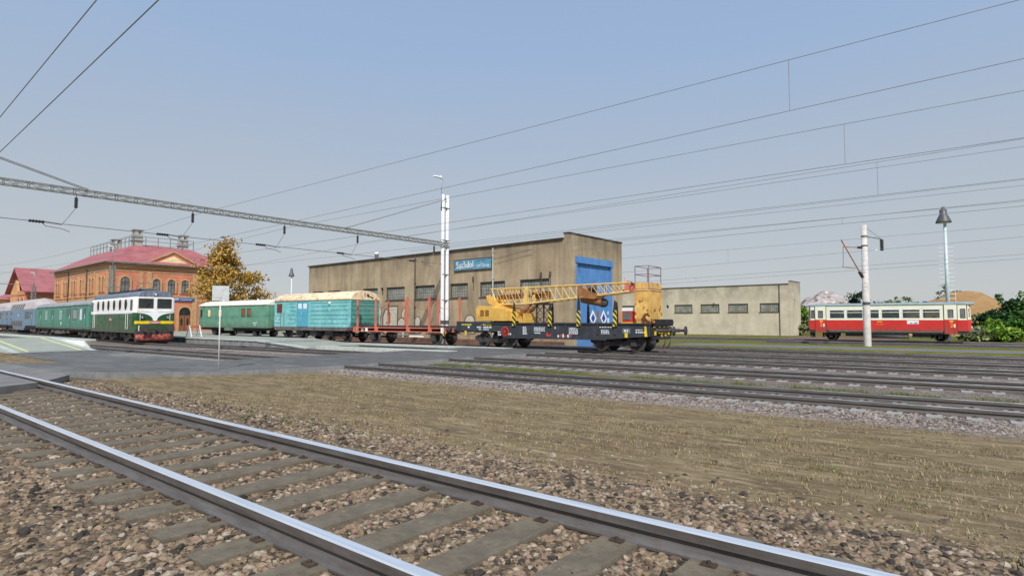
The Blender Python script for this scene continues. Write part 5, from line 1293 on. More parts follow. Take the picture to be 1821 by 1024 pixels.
    nb = mb.build('name_board', [paint('faded_board_blue', srgb(84, 138, 164), .55, 0, .14, 1.2, srgb(128, 178, 198), .8), 'lamp_grey'], root)
    text('lettering', 'Suchdol', .74, 'white', nb, (bx0 + 1.2, -.106, 6.2), '-y', .74, 'CENTER', .006); text('lettering', 'nad Odrou', .33, 'white', nb, (bx0 + 3.15, -.106, 6.08), '-y', .80, 'CENTER', .006)
    return root
shed = build_shed()

def build_graffiti(root):
    """silver spray letters with dark outlines on the shed wall"""
    def letter(pts, holes=()):
        mb = MB(); c = (sum(p[0] for p in pts) / len(pts), sum(p[1] for p in pts) / len(pts))
        big = [(c[0] + (p[0] - c[0]) * 1.12 + (.05 if p[0] > c[0] else -.05), c[1] + (p[1] - c[1]) * 1.06 + (.05 if p[1] > c[1] else -.02)) for p in pts]
        mb.prism(big, 'y', -.006, -.001, 1); mb.prism(pts, 'y', -.010, -.002, 0)
        for h in holes: mb.prism(h, 'y', -.014, -.002, 1)
        mb.build('graffiti_letter', ['graffiti', 'graffiti_dark'], root)
    def xl(px): return px
    letter(ellipse(-20.85, 2.62, .20, .42, 16)); letter([(-20.95, .6), (-20.75, .6), (-20.78, 2.15), (-20.9, 2.15)])
    letter([(-20.3, .7), (-19.5, .7), (-19.2, 1.2), (-18.9, .7), (-18.4, .7), (-18.35, 3.05), (-19.4, 3.05), (-19.45, 2.8), (-20.0, 2.78), (-20.3, 2.2)], [[(-19.9, 1.6), (-19.3, 1.6), (-19.3, 1.75), (-19.3, 2.6), (-19.45, 2.6), (-19.5, 1.75), (-19.9, 1.72)]])
    letter(arch(-17.75, .7, .95, 1.35, 10), [arch(-17.75, .72, .3, .5, 6)])
    a = [( -16.95 + .75 * math.cos(t), 2.3 + .75 * math.sin(t)) for t in np.linspace(1.5, 3.4, 9)]; b = [(-16.95 + .48 * math.cos(t), 2.3 + .48 * math.sin(t)) for t in np.linspace(3.4, 1.5, 9)]; letter(a + b)
    letter(arch(-23.2, .6, .7, 1.1, 8)); letter([(-22.6, .6), (-21.95, .6), (-21.95, 1.85), (-22.6, 1.85)])
    letter(arch(-15.6, .7, .62, 1.45, 8)); letter(arch(-12.7, 1.4, .35, 1.2, 8)); letter(arch(-9.4, .9, 1.0, 1.35, 10), [arch(-9.4, .95, .5, .8, 8)])
build_graffiti(shed)
def build_store():
    root = empty('storage_building', (-20.05, 87.83, -.5), BDEG, 'low pale grey-beige storage building with a row of four wide windows', 'building')
    L = 32; D = 4.3; H = 7.2
    wx = [(-37.43, -34.46), (-33.16, -30.24), (-28.92, -26.02), (-24.39, -21.68), (-42.3, -39.6), (-46.8, -44.0)]
    wins = [(a + 20.05, b + 20.05) for a, b in wx]
    ops = [(a, b, 3.32, 4.58) for a, b in wins] + [(-18.75, -18.35, 4.05, 4.55)]
    mb = MB(); wall_with_openings(mb, -L, -.34, 0, H, 0, .3, ops); mb.box(-L, -.34, D - .3, D, 0, H); mb.box(-L, -L + .3, .3, D - .3, 0, H)
    mb.box(-.34, 0, -.03, 1.2, 0, 7.58); mb.box(-.34, 0, 1.75, D + .03, 0, 7.58); mb.box(-.34, 0, 1.2, 1.75, 0, 3.9); mb.box(-.34, 0, 1.2, 1.75, 5.1, 7.58)
    mb.build('wall', 'render_pale', root)
    mb = MB(); mb.box(-L - .1, -.36, -.1, D + .1, H + .002, H + .1); mb.box(-.4, .04, -.07, D + .07, 7.582, 7.66); mb.build('roof', 'window_frame', root)
    for a, b in wins:
        mb = MB(); ring(mb, [(a, 3.32), (b, 3.32), (b, 4.58), (a, 4.58)], [(a + .1, 3.42), (b - .1, 3.42), (b - .1, 4.48), (a + .1, 4.48)], 'y', .05, .22); mb.box(a - .06, b + .06, -.07, .05, 3.23, 3.315); w = mb.build('window', 'window_frame', root)
        mb = MB(); mb.box(a + .1, b - .1, .15, .2, 3.42, 4.48); mb.build('pane', 'glass_block', w)
    mb = MB(); mb.box(-18.75, -18.35, .2, .25, 4.05, 4.55); mb.build('ventilation_opening', 'black_kit', root)
    mb = MB(); mb.box(-.2, -.12, 1.2, 1.75, 3.9, 5.1); mb.build('end_window', 'dark_frame', root)
    mb = MB(); mb.tube((-1.6, -.08, .1), (-1.6, -.08, H), .06); mb.build('rain_pipe', 'window_frame', root)
    mb = MB(); mb.box(-11.1, -10.9, -.12, 0, 4.5, 4.75); mb.build('wall_bracket', 'window_frame', root)
build_store()

def arched_window(root, axis, c, z, w, h, glass='win_glass', trim='ochre_trim', double=True, out=1, name='window'):
    """round-headed window on an outer wall: sandstone surround standing proud, dark frame and glass set behind its face"""
    mb = MB(); o = arch(c, z - .05, w + .42, h + .28); i = arch(c, z, w, h)
    a, b = (-.005, .12) if out > 0 else (-.12, .005)
    ring(mb, o, i, axis, a, b); s = mb.build(name, trim, root)
    mb = MB(); ii = arch(c, z + .07, w - .14, h - .14); ring(mb, i, ii, axis, *((-.005, .06) if out > 0 else (-.06, .005)))
    k0, k1 = (-.005, .05) if out > 0 else (-.05, .005)
    if double:
        if axis == 'y': mb.box(c - .045, c + .045, k0, k1, z + .05, z + h - .05); mb.box(c - w / 2, c + w / 2, k0, k1, z + h * .62, z + h * .62 + .08)
        else: mb.box(k0, k1, c - .045, c + .045, z + .05, z + h - .05); mb.box(k0, k1, c - w / 2, c + w / 2, z + h * .62, z + h * .62 + .08)
    mb.build('frame', 'dark_frame', s)
    mb = MB(); mb.prism(ii, axis, *((-.005, .025) if out > 0 else (-.025, .005))); mb.build('pane', glass, s)
    return s
def hip_roof(mb, x0, x1, y0, y1, z0, inset, z1, ztop=None, m=0, over=.5):
    b = [(x0 - over, y0 - over, z0), (x1 + over, y0 - over, z0), (x1 + over, y1 + over, z0), (x0 - over, y1 + over, z0)]
    t = [(x0 + inset, y0 + inset, z1), (x1 - inset, y0 + inset, z1), (x1 - inset, y1 - inset, z1), (x0 + inset, y1 - inset, z1)]
    mb.add(b + t, [(0, 1, 5, 4), (1, 2, 6, 5), (2, 3, 7, 6), (3, 0, 4, 7), (3, 2, 1, 0)], m)
    if ztop is None: mb.add(t, [(0, 1, 2, 3)], m)
    else:
        w = (y1 - y0 - 2 * inset) / 2; r = [(x0 + inset + w, (y0 + y1) / 2, ztop), (x1 - inset - w, (y0 + y1) / 2, ztop)]
        mb.add(t + r, [(0, 1, 5, 4), (1, 2, 5), (2, 3, 4, 5), (3, 0, 4)], m)
def build_station():
    # local x back along the long side, y along the gabled end that faces the crossing
    root = empty('station_building', (-78.15, 23.75, .05), BDEG, 'two storey red and ochre brick station building with a maroon hipped roof and pediment', 'station')
    L = 24.6; D = 13.6; H = 8.35
    mb = MB(); mb.box(-L, -.3, 0, D, 0, H); w_ = mb.build('side_wall', 'brick_ochre', root)
    mb = MB(); mb.box(-.298, 0, .002, D - .002, 0, H - .002)
    mb.add([(.02, 3.6, H + .0), (.02, D - 3.6, H + .0), (.02, D / 2, H + 1.7), (-2.6, D / 2, H + 1.7), (-.9, 3.6, H + .0), (-.9, D - 3.6, H + .0)], [(0, 1, 2), (0, 2, 3, 4), (1, 2, 3, 5)], 0)
    mb.build('gable_wall', 'brick_red', root)
    mb = MB(); mb.box(.022, .06, 3.9, D - 3.9, H + .02, H + .10)
    for s in (0, 1):
        y0 = 3.45 if s == 0 else D - 3.45
        mb.bar((.03, y0, H + .02), (.03, D / 2, H + 1.72), .26, .2)
    mb.build('pediment_moulding', 'ochre_trim', root)
    mb = MB(); mb.prism([(4.9, H + .2), (D - 4.9, H + .2), (D / 2, H + 1.18)], 'x', .02, .05); mb.build('pediment_panel', 'cream_panel', root)
    # bands, corner strips
    mb = MB()
    for z0, z1, o in ((7.35, 7.55, .05), (7.75, 8.0, .09), (8.05, 8.33, .16), (3.9, 4.25, .06), (4.45, 4.62, .09)):
        mb.box(0.002, o, -.06, D + .06, z0, z1); mb.box(-L - .05, -.0, -o, -.002, z0, z1)
    for y in (0.0, 3.9, D - 4.5, D - .55): mb.box(.002, .075, y, y + .55, .0, 7.34)
    for y in (3.2, D - 3.8): mb.box(.002, .055, y, y + .35, 4.63, 7.34)
    for x in np.linspace(-.6, -L + .2, 6): mb.box(x - .25, x + .25, -.075, -.002, .0, 7.34)
    mb.build('trim_band', 'ochre_trim', root)
    arched_window(root, 'x', 1.65, 4.95, .95, 1.75); arched_window(root, 'x', D - 1.75, 4.95, .95, 1.75)
    for y in (4.97, 6.62, 8.18): arched_window(root, 'x', y, 4.95, .82, 1.65)
    for y in (1.6, 5.2, D - 1.8): arched_window(root, 'x', y, .9, 1.0, 2.1)
    mb = MB(); o = arch(8.25, 0, 1.85, 3.5); i = arch(8.25, 0, 1.35, 3.22); ring(mb, o, i, 'x', -.005, .14); mb.build('door_surround', 'ochre_trim', root)
    mb = MB(); mb.prism(arch(8.25, 0, 1.35, 3.22), 'x', -.005, .02, 0); mb.box(.02, .05, 7.63, 8.22, .05, 2.2, 1); mb.box(.02, .05, 8.28, 8.87, .05, 2.2, 1)
    for y in (7.9, 8.6): mb.prism(ellipse(y, 1.4, .14, .5, 14), 'x', .05, .06, 0)
    mb.build('door', ['glass_dark', 'wood_door'], root)
    # paired narrow windows on the long side
    for k in range(6):
        xc = -2.3 - k * 4.05
        for d in (-.62, .62):
            arched_window(root, 'y', xc + d, 4.95, .62, 1.75, 'win_glass', 'ochre_trim', False, -1); arched_window(root, 'y', xc + d, .9, .7, 2.0, 'win_glass', 'ochre_trim', False, -1)
        mb = MB(); mb.box(xc - 1.35, xc + 1.35, -.04, -.002, 4.70, 7.2); mb.build('brick_panel', 'brick_red', root)
    # blue board over the door
    mb = MB(); mb.box(.03, .16, 6.1, 9.3, 3.98, 4.44, 0); mb.box(.16, .165, 7.0, 9.25, 4.36, 4.39, 1); sg = mb.build('name_board', [paint('board_violet_blue', srgb(70, 84, 140), .5, 0, .1, 3), 'mark_white'], root)
    mb = MB(); y = 6.95
    for w in (.12, .1, .1, .12): mb.box(.16, .166, y, y + w * .8, 4.1, 4.32); y += w + .03
    y += .18
    for w in (.1, .08, .12, .06, .1, .1, .08, .12, .1, .07, .1): mb.box(.16, .166, y, y + w * .75, 4.12, 4.22); y += w + .025
    mb.build('worn_letters', 'mark_white', sg)
    # roof with a flat walk railed in, low cap above it
    mb = MB(); hip_roof(mb, -L, 0, 0, D, H + .05, 3.4, 10.85, 11.45, 0, .55); rf = mb.build('roof', 'roof_red', root)
    mb = MB(); mb.box(-L - .62, .62, -.60, -.50, H - .08, H + .04); mb.box(.52, .62, -.5, D + .6, H - .08, H + .04); mb.build('gutter', 'metal_grey_green', rf)
    mb = MB(); x0, x1, y0, y1 = -L + 3.3, -3.3, 3.3, D - 3.3
    posts = [(x, y0) for x in np.linspace(x0, x1, 13)] + [(x1, y) for y in np.linspace(y0, y1, 6)[1:]]
    for x, y in posts: mb.bar((x, y, 10.6), (x, y, 12.0), .07)
    for z in (11.5, 12.0): mb.bar((x0, y0, z), (x1, y0, z), .06); mb.bar((x1, y0, z), (x1, y1, z), .06)
    mb.build('roof_railing', 'metal_grey_green', rf)
    for x, y, h in ((-3.9, 3.9, 12.35), (-3.9, D - 4.4, 12.2), (-12.5, 4.0, 11.9)):
        mb = MB(); mb.box(x - .5, x + .5, y - .5, y + .5, 10.4, h); mb.box(x - .62, x + .62, y - .62, y + .62, h - .9, h - .72)
        for dx in (-.35, .35):
            for dy in (-.35, .35): mb.box(x + dx - .08, x + dx + .08, y + dy - .08, y + dy + .08, h, h + .45)
        mb.box(x - .6, x + .6, y - .6, y + .6, h + .45, h + .55); mb.build('chimney', 'chimney', rf)
    for x in (-8.4, -17.0):
        mb = MB(); mb.tube((x, -.12, .2), (x, -.12, H - .1), .06, n=8); mb.build('rain_pipe', 'dark_frame', root)
build_station()
def build_annex():
    root = empty('goods_office', (-121.5, 25.5, .0), BDEG, 'red brick house with a steep maroon roof beyond the station at the left', 'house')
    D = 14; L = 13; H = 6.6
    mb = MB(); mb.box(-L, 0, 0, D, 0, H); mb.build('wall', 'brick_red', root)
    mb = MB(); mb.box(-L - .03, -L + 6.0, -.03, 0, 0, H); mb.prism([(-L - .03, H), (-L + 6, H), (-L + 3, H + 3.6)], 'y', -.03, .3); mb.build('gable', 'brick_ochre', root)
    for y in (1.7, 4.4, 7.2, 10.2): arched_window(root, 'x', y, 3.6, 1.2, 1.7, 'win_glass', 'ochre_trim')
    for x in (-2.5, -5.2): arched_window(root, 'y', x, 3.6, 1.1, 1.7, 'win_glass', 'ochre_trim', True, -1)
    mb = MB(); ov = .7; b0 = [(.9, -ov, H - .2), (.9, D + ov, H - .2), (-L / 2, D + ov, H + 4.0), (-L / 2, -ov, H + 4.0), (-L - .9, D + ov, H - .2), (-L - .9, -ov, H - .2)]
    th = [(p[0], p[1], p[2] - .18) for p in b0]
    mb.add(b0 + th, [(0, 1, 2, 3), (3, 2, 4, 5), (6, 9, 8, 7), (9, 11, 10, 8), (0, 3, 9, 6), (3, 5, 11, 9), (1, 7, 8, 2), (2, 8, 10, 4), (0, 6, 7, 1), (5, 4, 10, 11)]); rf = mb.build('roof', 'roof_red', root)
    mb = MB(); mb.box(-L / 2 - .55, -L / 2 + .55, 9.5, 10.5, H + 3.4, H + 5.6); mb.box(-L / 2 - .65, -L / 2 + .65, 9.4, 10.6, H + 5.0, H + 5.2); mb.build('chimney', 'chimney', rf)
    mb = MB()
    for z0, z1 in ((H - .7, H - .4), (3.0, 3.25)): mb.box(0.002, .08, -.05, D + .05, z0, z1); mb.box(-L, 0, -.1, -.032, z0, z1)
    mb.build('trim_band', 'ochre_trim', root)
    r2 = empty('outbuilding', (-135.5, 25.0, 0), BDEG, 'cream brick outbuilding with a low maroon roof at the left edge', 'house')
    mb = MB(); mb.box(-16, 0, 0, 10, 0, 5.3); mb.build('wall', 'brick_cream', r2)
    mb = MB(); hip_roof(mb, -16, 0, 0, 10, 5.31, 4.2, 7.6, None, 0, .5); mb.build('roof', 'roof_red', r2)
    mb = MB(); mb.box(-16.02, .02, -.06, -.002, 4.7, 5.0); mb.build('trim_band', 'ochre_trim', r2)
    for x in (-2.5, -6, -9.5): arched_window(r2, 'y', x, 1.6, .9, 1.9, 'win_glass', 'ochre_trim', True, -1)
build_annex()
# ------------------------------------------------------------------ catenary: gantry, masts, lamps, wires
GX = -32.3
def lattice_beam(mb, a, b, w, h, n, ch=.06, lc=.03):
    """box truss between two points: four chords with lacing on the two sides and cross ties"""
    a, b = Vector(a), Vector(b); d = (b - a).normalized(); x = d.cross(Vector((0, 0, 1))).normalized() * (w / 2); z = Vector((0, 0, h / 2))
    P = lambda t, i, j: a + (b - a) * t + x * i + z * j
    for i in (-1, 1):
        for j in (-1, 1): mb.bar(P(0, i, j), P(1, i, j), ch)
    for k in range(n):
        t0, t1 = k / n, (k + 1) / n
        for i in (-1, 1): mb.bar(P(t0, i, -1), P(t0, i, 1), ch); mb.bar(P(t0, i, 1), P(t1, i, -1), lc); mb.bar(P(t0, i, -1), P(t1, i, 1), lc)
        for j in (-1, 1): mb.bar(P(t0, -1, j), P(t0, 1, j), lc); mb.bar(P(t0, -1, j), P(t1, 1, j), lc)
def build_gantry():
    root = empty('catenary_gantry', (GX, 0, 0), 0, 'long grey lattice gantry beam on twin white masts spanning all the tracks', 'gantry')
    mb = MB(); lattice_beam(mb, (0, -4.2, 7.57), (0, 32.6, 7.57), .34, .24, 44, .042, .018); mb.build('beam', 'lattice', root)
    for y in (32.3, -4.0):
        for k in (-.25, .25):
            mb = MB(); h = 11.45
            mb.lathe([(.001, -.3), (.15, -.3), (.15, 2.0), (.145, 5), (.135, 9), (.125, h), (.001, h + .01)], (0, y + k, 0), 'z', 16, 0)
            if y > 0:
                mb.lathe([(.152, 1.35), (.152, 1.65)], (0, y + k, 0), 'z', 16, 1); mb.lathe([(.153, .35), (.153, 1.0)], (0, y + k, 0), 'z', 16, 2)
            mb.build('mast', ['mast_white', 'lamp_grey', 'hazard'], root)
        mb = MB()
        for z in (1.0, 3.2, 5.2, 7.3, 7.85, 10.4): mb.box(-.165, .165, y - .38, y + .38, z, z + .04)
        mb.build('mast_bracket', 'lattice', root)
    y = 32.3
    mb = MB(); mb.path([(0, y - .4, 10.2), (0, y - .4, 12.55), (0, y - .42, 12.78), (0.02, y - .55, 12.84)], .06, 8)
    mb.prism([(-.14, -.0), (.14, -.0), (.10, .1), (-.10, .1)], 'y', y - 1.25, y - .5); lamp = mb.build('street_light', 'mast_white', root)
    # prism above is built at the origin height: lift it into place
    me = lamp.data
    for v in me.vertices:
        if abs(v.co.z) < .2: v.co.z += 12.72 - .18 * (v.co.y - (y - .5)) * -.3
    for ya, yb in ((y, 23.2), (-4.0, 8.8)):
        mb = MB()
        for k in (-.12, .12): mb.path([(k, ya, 11.1), (k, yb, 7.75)], .022, 6)
        mb.box(-.14, .14, yb - .04, yb + .04, 7.68, 7.78); mb.box(-.14, .14, ya - .04, ya + .04, 11.06, 11.14); mb.build('stay_rod', 'lattice', root)
build_gantry()
TRK = [('near', 7.27 + 1.15, 7.35), ('b', 13.54, 7.33), ('c', 18.78, 7.3), ('d', 24.07, 7.29), ('e', 31.13, 7.4)]
def insulator(mb, a, b, r=.07, n=5, m=1):
    a, b = Vector(a), Vector(b); pts = []; rs = []
    for i in range(2 * n + 1): pts.append(a + (b - a) * i / (2 * n)); rs.append(r if i % 2 else r * .55)
    mb.path(pts, rs, 10, m)
def build_supports():
    lab = ['hanging insulator with its steady arm next to the left picture edge', 'hanging insulator with its steady arm above the brick station roof', 'hanging insulator with its steady arm above the autumn tree', 'hanging insulator with its steady arm over the turquoise van', 'hanging insulator with its steady arm beside the white masts']
    for k, (nm, y, z) in enumerate(TRK):
        root = empty('catenary_support', (GX, y, 0), 0, lab[k], 'insulator', 'insulators hanging under the gantry')
        mb = MB(); mb.tube((0, 0, 7.46), (0, 0, 7.30), .02, n=6, m=0); insulator(mb, (0, 0, 7.3), (0, 0, 6.82), .085, 5); mb.build('insulator_string', ['lattice', 'insulator'], root)
        mb = MB(); pts = [(0, 0, 6.82), (0, -.28, 6.35), (0, -.5, 6.0)]; mb.path(pts, .014, 6); mb.build('drop_rod', 'wire_grey', root)
        mb = MB(); mb.tube((0, -.5, 6.0), (0, -1.25, 6.05), .035, n=8); mb.path([(0, -1.25, 6.05), (0, -1.1, 5.86), (0, -.5, 5.80), (.0, -.2, 5.70)], .018, 6); mb.build('steady_arm', 'lattice', root)
build_supports()
mb = MB(); mb.path([(GX, -4.0, 6.02), (GX, 32.3, 6.02)], .02, 6, 0)
for y in (7.0, 12.1, 17.3, 22.75, 28.9): insulator(mb, (GX, y - .28, 6.02), (GX, y + .28, 6.02), .075, 5, 1)
tag(mb.build('cross_span_wire', ['lattice', 'insulator']), 'cross span cable with black insulators strung below the lattice gantry beam', 'cable')

def wire(name, pts, r, label, mat='wire', sag=0, cat='wire', group=None, n=24, drops=None):
    mb = MB(); P = []
    for a, b in zip(pts, pts[1:]):
        for i in range(n + 1):
            t = i / n; P.append((a[0] + (b[0] - a[0]) * t, a[1] + (b[1] - a[1]) * t, a[2] + (b[2] - a[2]) * t - sag * 4 * t * (1 - t)))
    mb.path(P, r, 5); o = tag(mb.build(name, mat), label, cat, group); return o
def catenary(fy, m, c, x0, x1, drops, label, group='overhead lines', r=.0088, gy=None, extra=None, far=True):
    """messenger over contact wire, tied by droppers; m and c are (height at x=0, rise per metre)"""
    root = empty('overhead_line', (0, 0, 0), 0, label, 'overhead line', group)
    z = lambda q, x: q[0] + q[1] * x
    xs = list(np.linspace(GX, x1, 30))
    mb = MB(); mb.path([(x, fy(x), z(m, x)) for x in xs], r, 5)
    if far: mb.path([(x, fy(x), z(m, GX) - .9 * math.sin(math.pi * (GX - x) / 55)) for x in np.linspace(GX, x0, 16)], r, 5)
    mb.build('messenger_wire', 'wire', root)
    mb = MB(); mb.path([(x, fy(x), z(c, x)) for x in xs], r, 5)
    if far: mb.path([(x, fy(x), z(c, GX)) for x in (GX, x0)], r, 5)
    if extra: mb.path([(x, fy(x) + .35, z(extra, x)) for x in xs], r, 5)
    mb.build('contact_wire', 'wire', root)
    for x in drops:
        mb = MB(); mb.tube((x, fy(x), z(c, x)), (x, fy(x), z(m, x)), r * .8, n=5); mb.build('dropper', 'wire', root)
catenary(lambda x: 3.1, (7.9, .082), (6.55, .055), -100, 12, (), 'overhead line of the nearest track running up out of the upper left corner', r=.0092)
catenary(lambda x: T2(x) + .2, (8.06, .0225), (6.84, .033), -100, 34, (-3.37,), 'highest overhead line reaching the upper right corner')
catenary(lambda x: 20.3 + .042 * x, (7.73, .016), (6.475, .012), -100, 34, (-2.99,), 'second highest overhead line at the right edge of the picture', r=.010)
catenary(lambda x: 25.3 + .042 * x, (7.60, .028), (6.31, .008), -100, 36, (-2.7,), 'third highest overhead line at the right edge of the picture', extra=(7.44, .018), r=.0092)
catenary(lambda x: 29.9 + .045 * x, (7.11, .012), (6.28, .004), -64, 40, (), 'fourth highest overhead line, crossing behind the tower basket', extra=(6.95, .008), r=.0092, far=False)
catenary(lambda x: 34.5 + .045 * x, (7.03, .013), (6.75, .017), -22, 40, (-5.3,), 'overhead line over the curved track into the shed', r=.012, far=False)
catenary(lambda x: 52.1, (8.05, .010), (7.2, .03), -60, 60, (-17,), 'upper overhead line passing just behind the pale mast', r=.012, far=False)
catenary(lambda x: 52.3, (6.05, .026), (5.75, .028), -60, 60, (-20,), 'lowest overhead line passing behind the railcar roof', r=.012, far=False)

def build_mast():
    root = empty('catenary_mast', (-6.78, 53.5, -.45), -45, 'pale concrete catenary mast with a bracket arm in front of the railcar', 'mast')
    mb = MB(); mb.lathe([(.001, -.2), (.27, -.2), (.27, .0), (.26, 5.0), (.24, 5.02), (.20, 9.65), (.001, 9.67)], (0, 0, 0), 'z', 18, 0); mb.lathe([(.266, 3.3), (.264, 3.55)], (0, 0, 0), 'z', 18, 1)
    for z in (5.05, 7.95, 8.7): mb.lathe([(.235, z), (.235, z + .1)], (0, 0, 0), 'z', 18, 1)
    mb.build('pole', ['mast_concrete', 'lamp_grey'], root)
    mb = MB()
    mb.path([(0, -.2, 5.45), (-.02, -1.1, 7.0), (-.03, -1.95, 8.45)], .045, 8, 0); mb.path([(0, -.2, 7.85), (-.02, -1.75, 7.9)], .035, 8, 0)
    mb.path([(-.02, -1.8, 7.95), (-.02, -1.85, 6.25)], .022, 6, 0); mb.path([(-.02, -1.9, 6.3), (-.02, -1.0, 6.2), (-.02, -.75, 6.25)], .03, 6, 0)
    insulator(mb, (0, -.22, 5.48), (-.01, -.5, 5.95), .15, 4); insulator(mb, (0, -.22, 7.86), (-.01, -.6, 7.87), .11, 4)
    mb.build('bracket_arm', ['hook_brown', 'insulator'], root)
    mb = MB(); mb.path([(.0, .2, 8.75), (.25, 1.3, 8.5)], .03, 6, 0); mb.path([(.05, .2, 9.4), (.25, 1.3, 8.5)], .015, 5, 0); insulator(mb, (.25, 1.3, 8.5), (.25, 1.3, 7.6), .16, 5); mb.build('feeder_bracket', ['lamp_grey', 'insulator'], root)
build_mast()
def lamp_tower(loc, h, label, k=1.0, group='tall yard lamps'):
    root = empty('lamp_tower', loc, 0, label, 'lamp tower', group)
    mb = MB(); mb.lathe([(.001, 0), (.19, 0), (.13, h - .3), (.001, h - .28)], (0, 0, 0), 'z', 14); mb.build('mast', 'cyan_steel', root)
    mb = MB()
    z = 2.2
    while z < h - 2.6:
        mb.tube((-.62, 0, z), (.62, 0, z), .03, n=5)
        z += .42
    mb.tube((.62, 0, 2.2), (.62, 0, h - 7), .022, n=5); mb.tube((.0, .27, 2.2), (.0, .22, h - 2.6), .02, n=5); mb.build('climbing_rungs', 'white', root)
    mb = MB(); mb.lathe([(.001, 0), (.18 * k, -.02), (.22 * k, -.25), (.40 * k, -.30), (.40 * k, -.78), (.52 * k, -.92), (.84 * k, -1.5), (.86 * k, -1.6), (.78 * k, -1.62)], (-.1, 0, h + 1.35), 'z', 22, 0)
    mb.lathe([(.78 * k, -1.6), (.3, -1.66), (.001, -1.68)], (-.1, 0, h + 1.35), 'z', 22, 1); mb.build('lamp_hood', ['lamp_grey', 'lamp_glass'], root)
lamp_tower((-2.16, 72, -.5), 12.1, 'pale cyan lamp tower with a bell shaped hood behind the railcar', .78)
lamp_tower((-100.3, 60, -.5), 10.6, 'distant pale lamp tower beside the autumn tree', .62)
def lattice_mast(x, y, zb, h, label, top=2.0):
    root = empty('lattice_mast', (x, y, zb), 0, label, 'mast', 'lattice masts by the station')
    mb = MB(); w0, w1 = .30, .2; n = 14
    c = lambda k, sx, sy: (sx * (w0 + (w1 - w0) * k / n), sy * (w0 + (w1 - w0) * k / n), (h - top) * k / n)
    for sx in (-1, 1):
        for sy in (-1, 1): mb.bar(c(0, sx, sy), c(n, sx, sy), .06)
    for k in range(n):
        for (a, b) in (((-1, -1), (1, -1)), ((1, -1), (1, 1)), ((1, 1), (-1, 1)), ((-1, 1), (-1, -1))):
            mb.bar(c(k, *a), c(k + 1, *b), .035); mb.bar(c(k + 1, *a), c(k, *b), .035); mb.bar(c(k, *a), c(k, *b), .03)
    mb.build('lattice_shaft', 'lattice', root)
    mb = MB(); mb.path([(0, 0, h - top - .1), (0, 0, h - .3), (0, -.03, h), (0, -.2, h + .03)], .07, 8); mb.box(-.1, .1, -.42, -.1, h, h + .1); mb.build('light_top', 'mast_white', root)
lattice_mast(-70, 21.6, .1, 9.2, 'grey lattice mast with a white lamp top in front of the station corner')
lattice_mast(-110, 23.9, .1, 8.6, 'grey lattice mast with a white lamp top above the double-deck coach')
mb = MB(); mb.path([(-110, 9, 6.9), (-110, 24, 6.9)], .05, 6); mb.path([(-110, 24, 6.9), (-70.5, 21.6, 7.0)], .02, 5); mb.path([(-110, 14, 3.2), (-110, 24, 3.5)], .035, 6)
tag(mb.build('registration_cable', 'lattice'), 'dark cable stretched from the left edge across the station front', 'cable')
# blank sign on a thin post at the crossing
root = empty('blank_sign', (-20.1, 9.4, .0), 0, 'thin white post with a blank square plate at the crossing edge', 'sign')
mb = MB(); mb.lathe([(.001, -.12), (.022, -.12), (.022, 2.36), (.001, 2.37)], (0, 0, 0), 'z', 12); mb.build('post', 'post_white', root)
mb = MB(); mb.box(.015, .03, -.26, .26, 2.33, 2.84); mb.box(-.03, .03, -.03, .03, 2.4, 2.44); mb.build('plate', 'sign_plate', root)
root.rotation_euler = (0, 0, R(-18))
root = empty('vent_stack', (-47.3, 37.6, 6.9), 0, 'short white stack standing on the shed roof', 'chimney')
mb = MB(); mb.lathe([(.001, 0), (.19, 0), (.19, 1.35), (.24, 1.36), (.24, 1.62), (.001, 1.63)], (0, 0, 0), 'z', 16); mb.build('pipe', 'mast_white', root)
mb = MB(); mb.box(-.3, .3, -.3, .3, -.1, .1); mb.build('collar', 'roof_felt', root)
# striped barrier at the end of the platform beside the locomotive
root = empty('platform_barrier', (-50.6, 21.6, .3), 20, 'small pinkish trestle barrier standing on the platform beside the locomotive', 'barrier')
for y in (-.5, .5):
    mb = MB(); mb.bar((-.28, y, 0), (0, y, .95), .07); mb.bar((.28, y, 0), (0, y, .95), .07); mb.build('leg', 'white', root)
mb = MB(); mb.box(-.03, .03, -.75, .75, .72, .92); mb.build('board', 'orange', root)
# ------------------------------------------------------------------ trees, shrubs, heaps, loose stones, dry grass
def leaf_quads(pts, size, rng, up=.3):
    """numpy arrays of small bent leaf faces centred on pts"""
    n = len(pts); a = rng.normal(size=(n, 3)); a[:, 2] *= .7; a /= np.linalg.norm(a, axis=1)[:, None]
    b = rng.normal(size=(n, 3)); b -= (a * b).sum(1)[:, None] * a; b /= np.linalg.norm(b, axis=1)[:, None]
    s = size * rng.uniform(.55, 1.35, n)[:, None]
    q = np.stack([pts - a * s, pts + b * s * .55, pts + a * s, pts - b * s * .55], 1)
    return q.reshape(-1, 3)
def mesh_from(name, verts, nper, mats, midx, parent=None, smooth=False):
    me = bpy.data.meshes.new(name); nf = len(verts) // nper
    me.vertices.add(len(verts)); me.vertices.foreach_set('co', np.asarray(verts, dtype=np.float32).ravel())
    me.loops.add(len(verts)); me.loops.foreach_set('vertex_index', np.arange(len(verts), dtype=np.int32))
    me.polygons.add(nf); me.polygons.foreach_set('loop_start', np.arange(0, len(verts), nper, dtype=np.int32)); me.polygons.foreach_set('loop_total', np.full(nf, nper, dtype=np.int32))
    for m in mats: me.materials.append(m)
    me.polygons.foreach_set('material_index', np.asarray(midx, dtype=np.int32)); me.update(); me.validate()
    o = bpy.data.objects.new(name, me); COL.objects.link(o)
    if parent: o.parent = parent
    return o
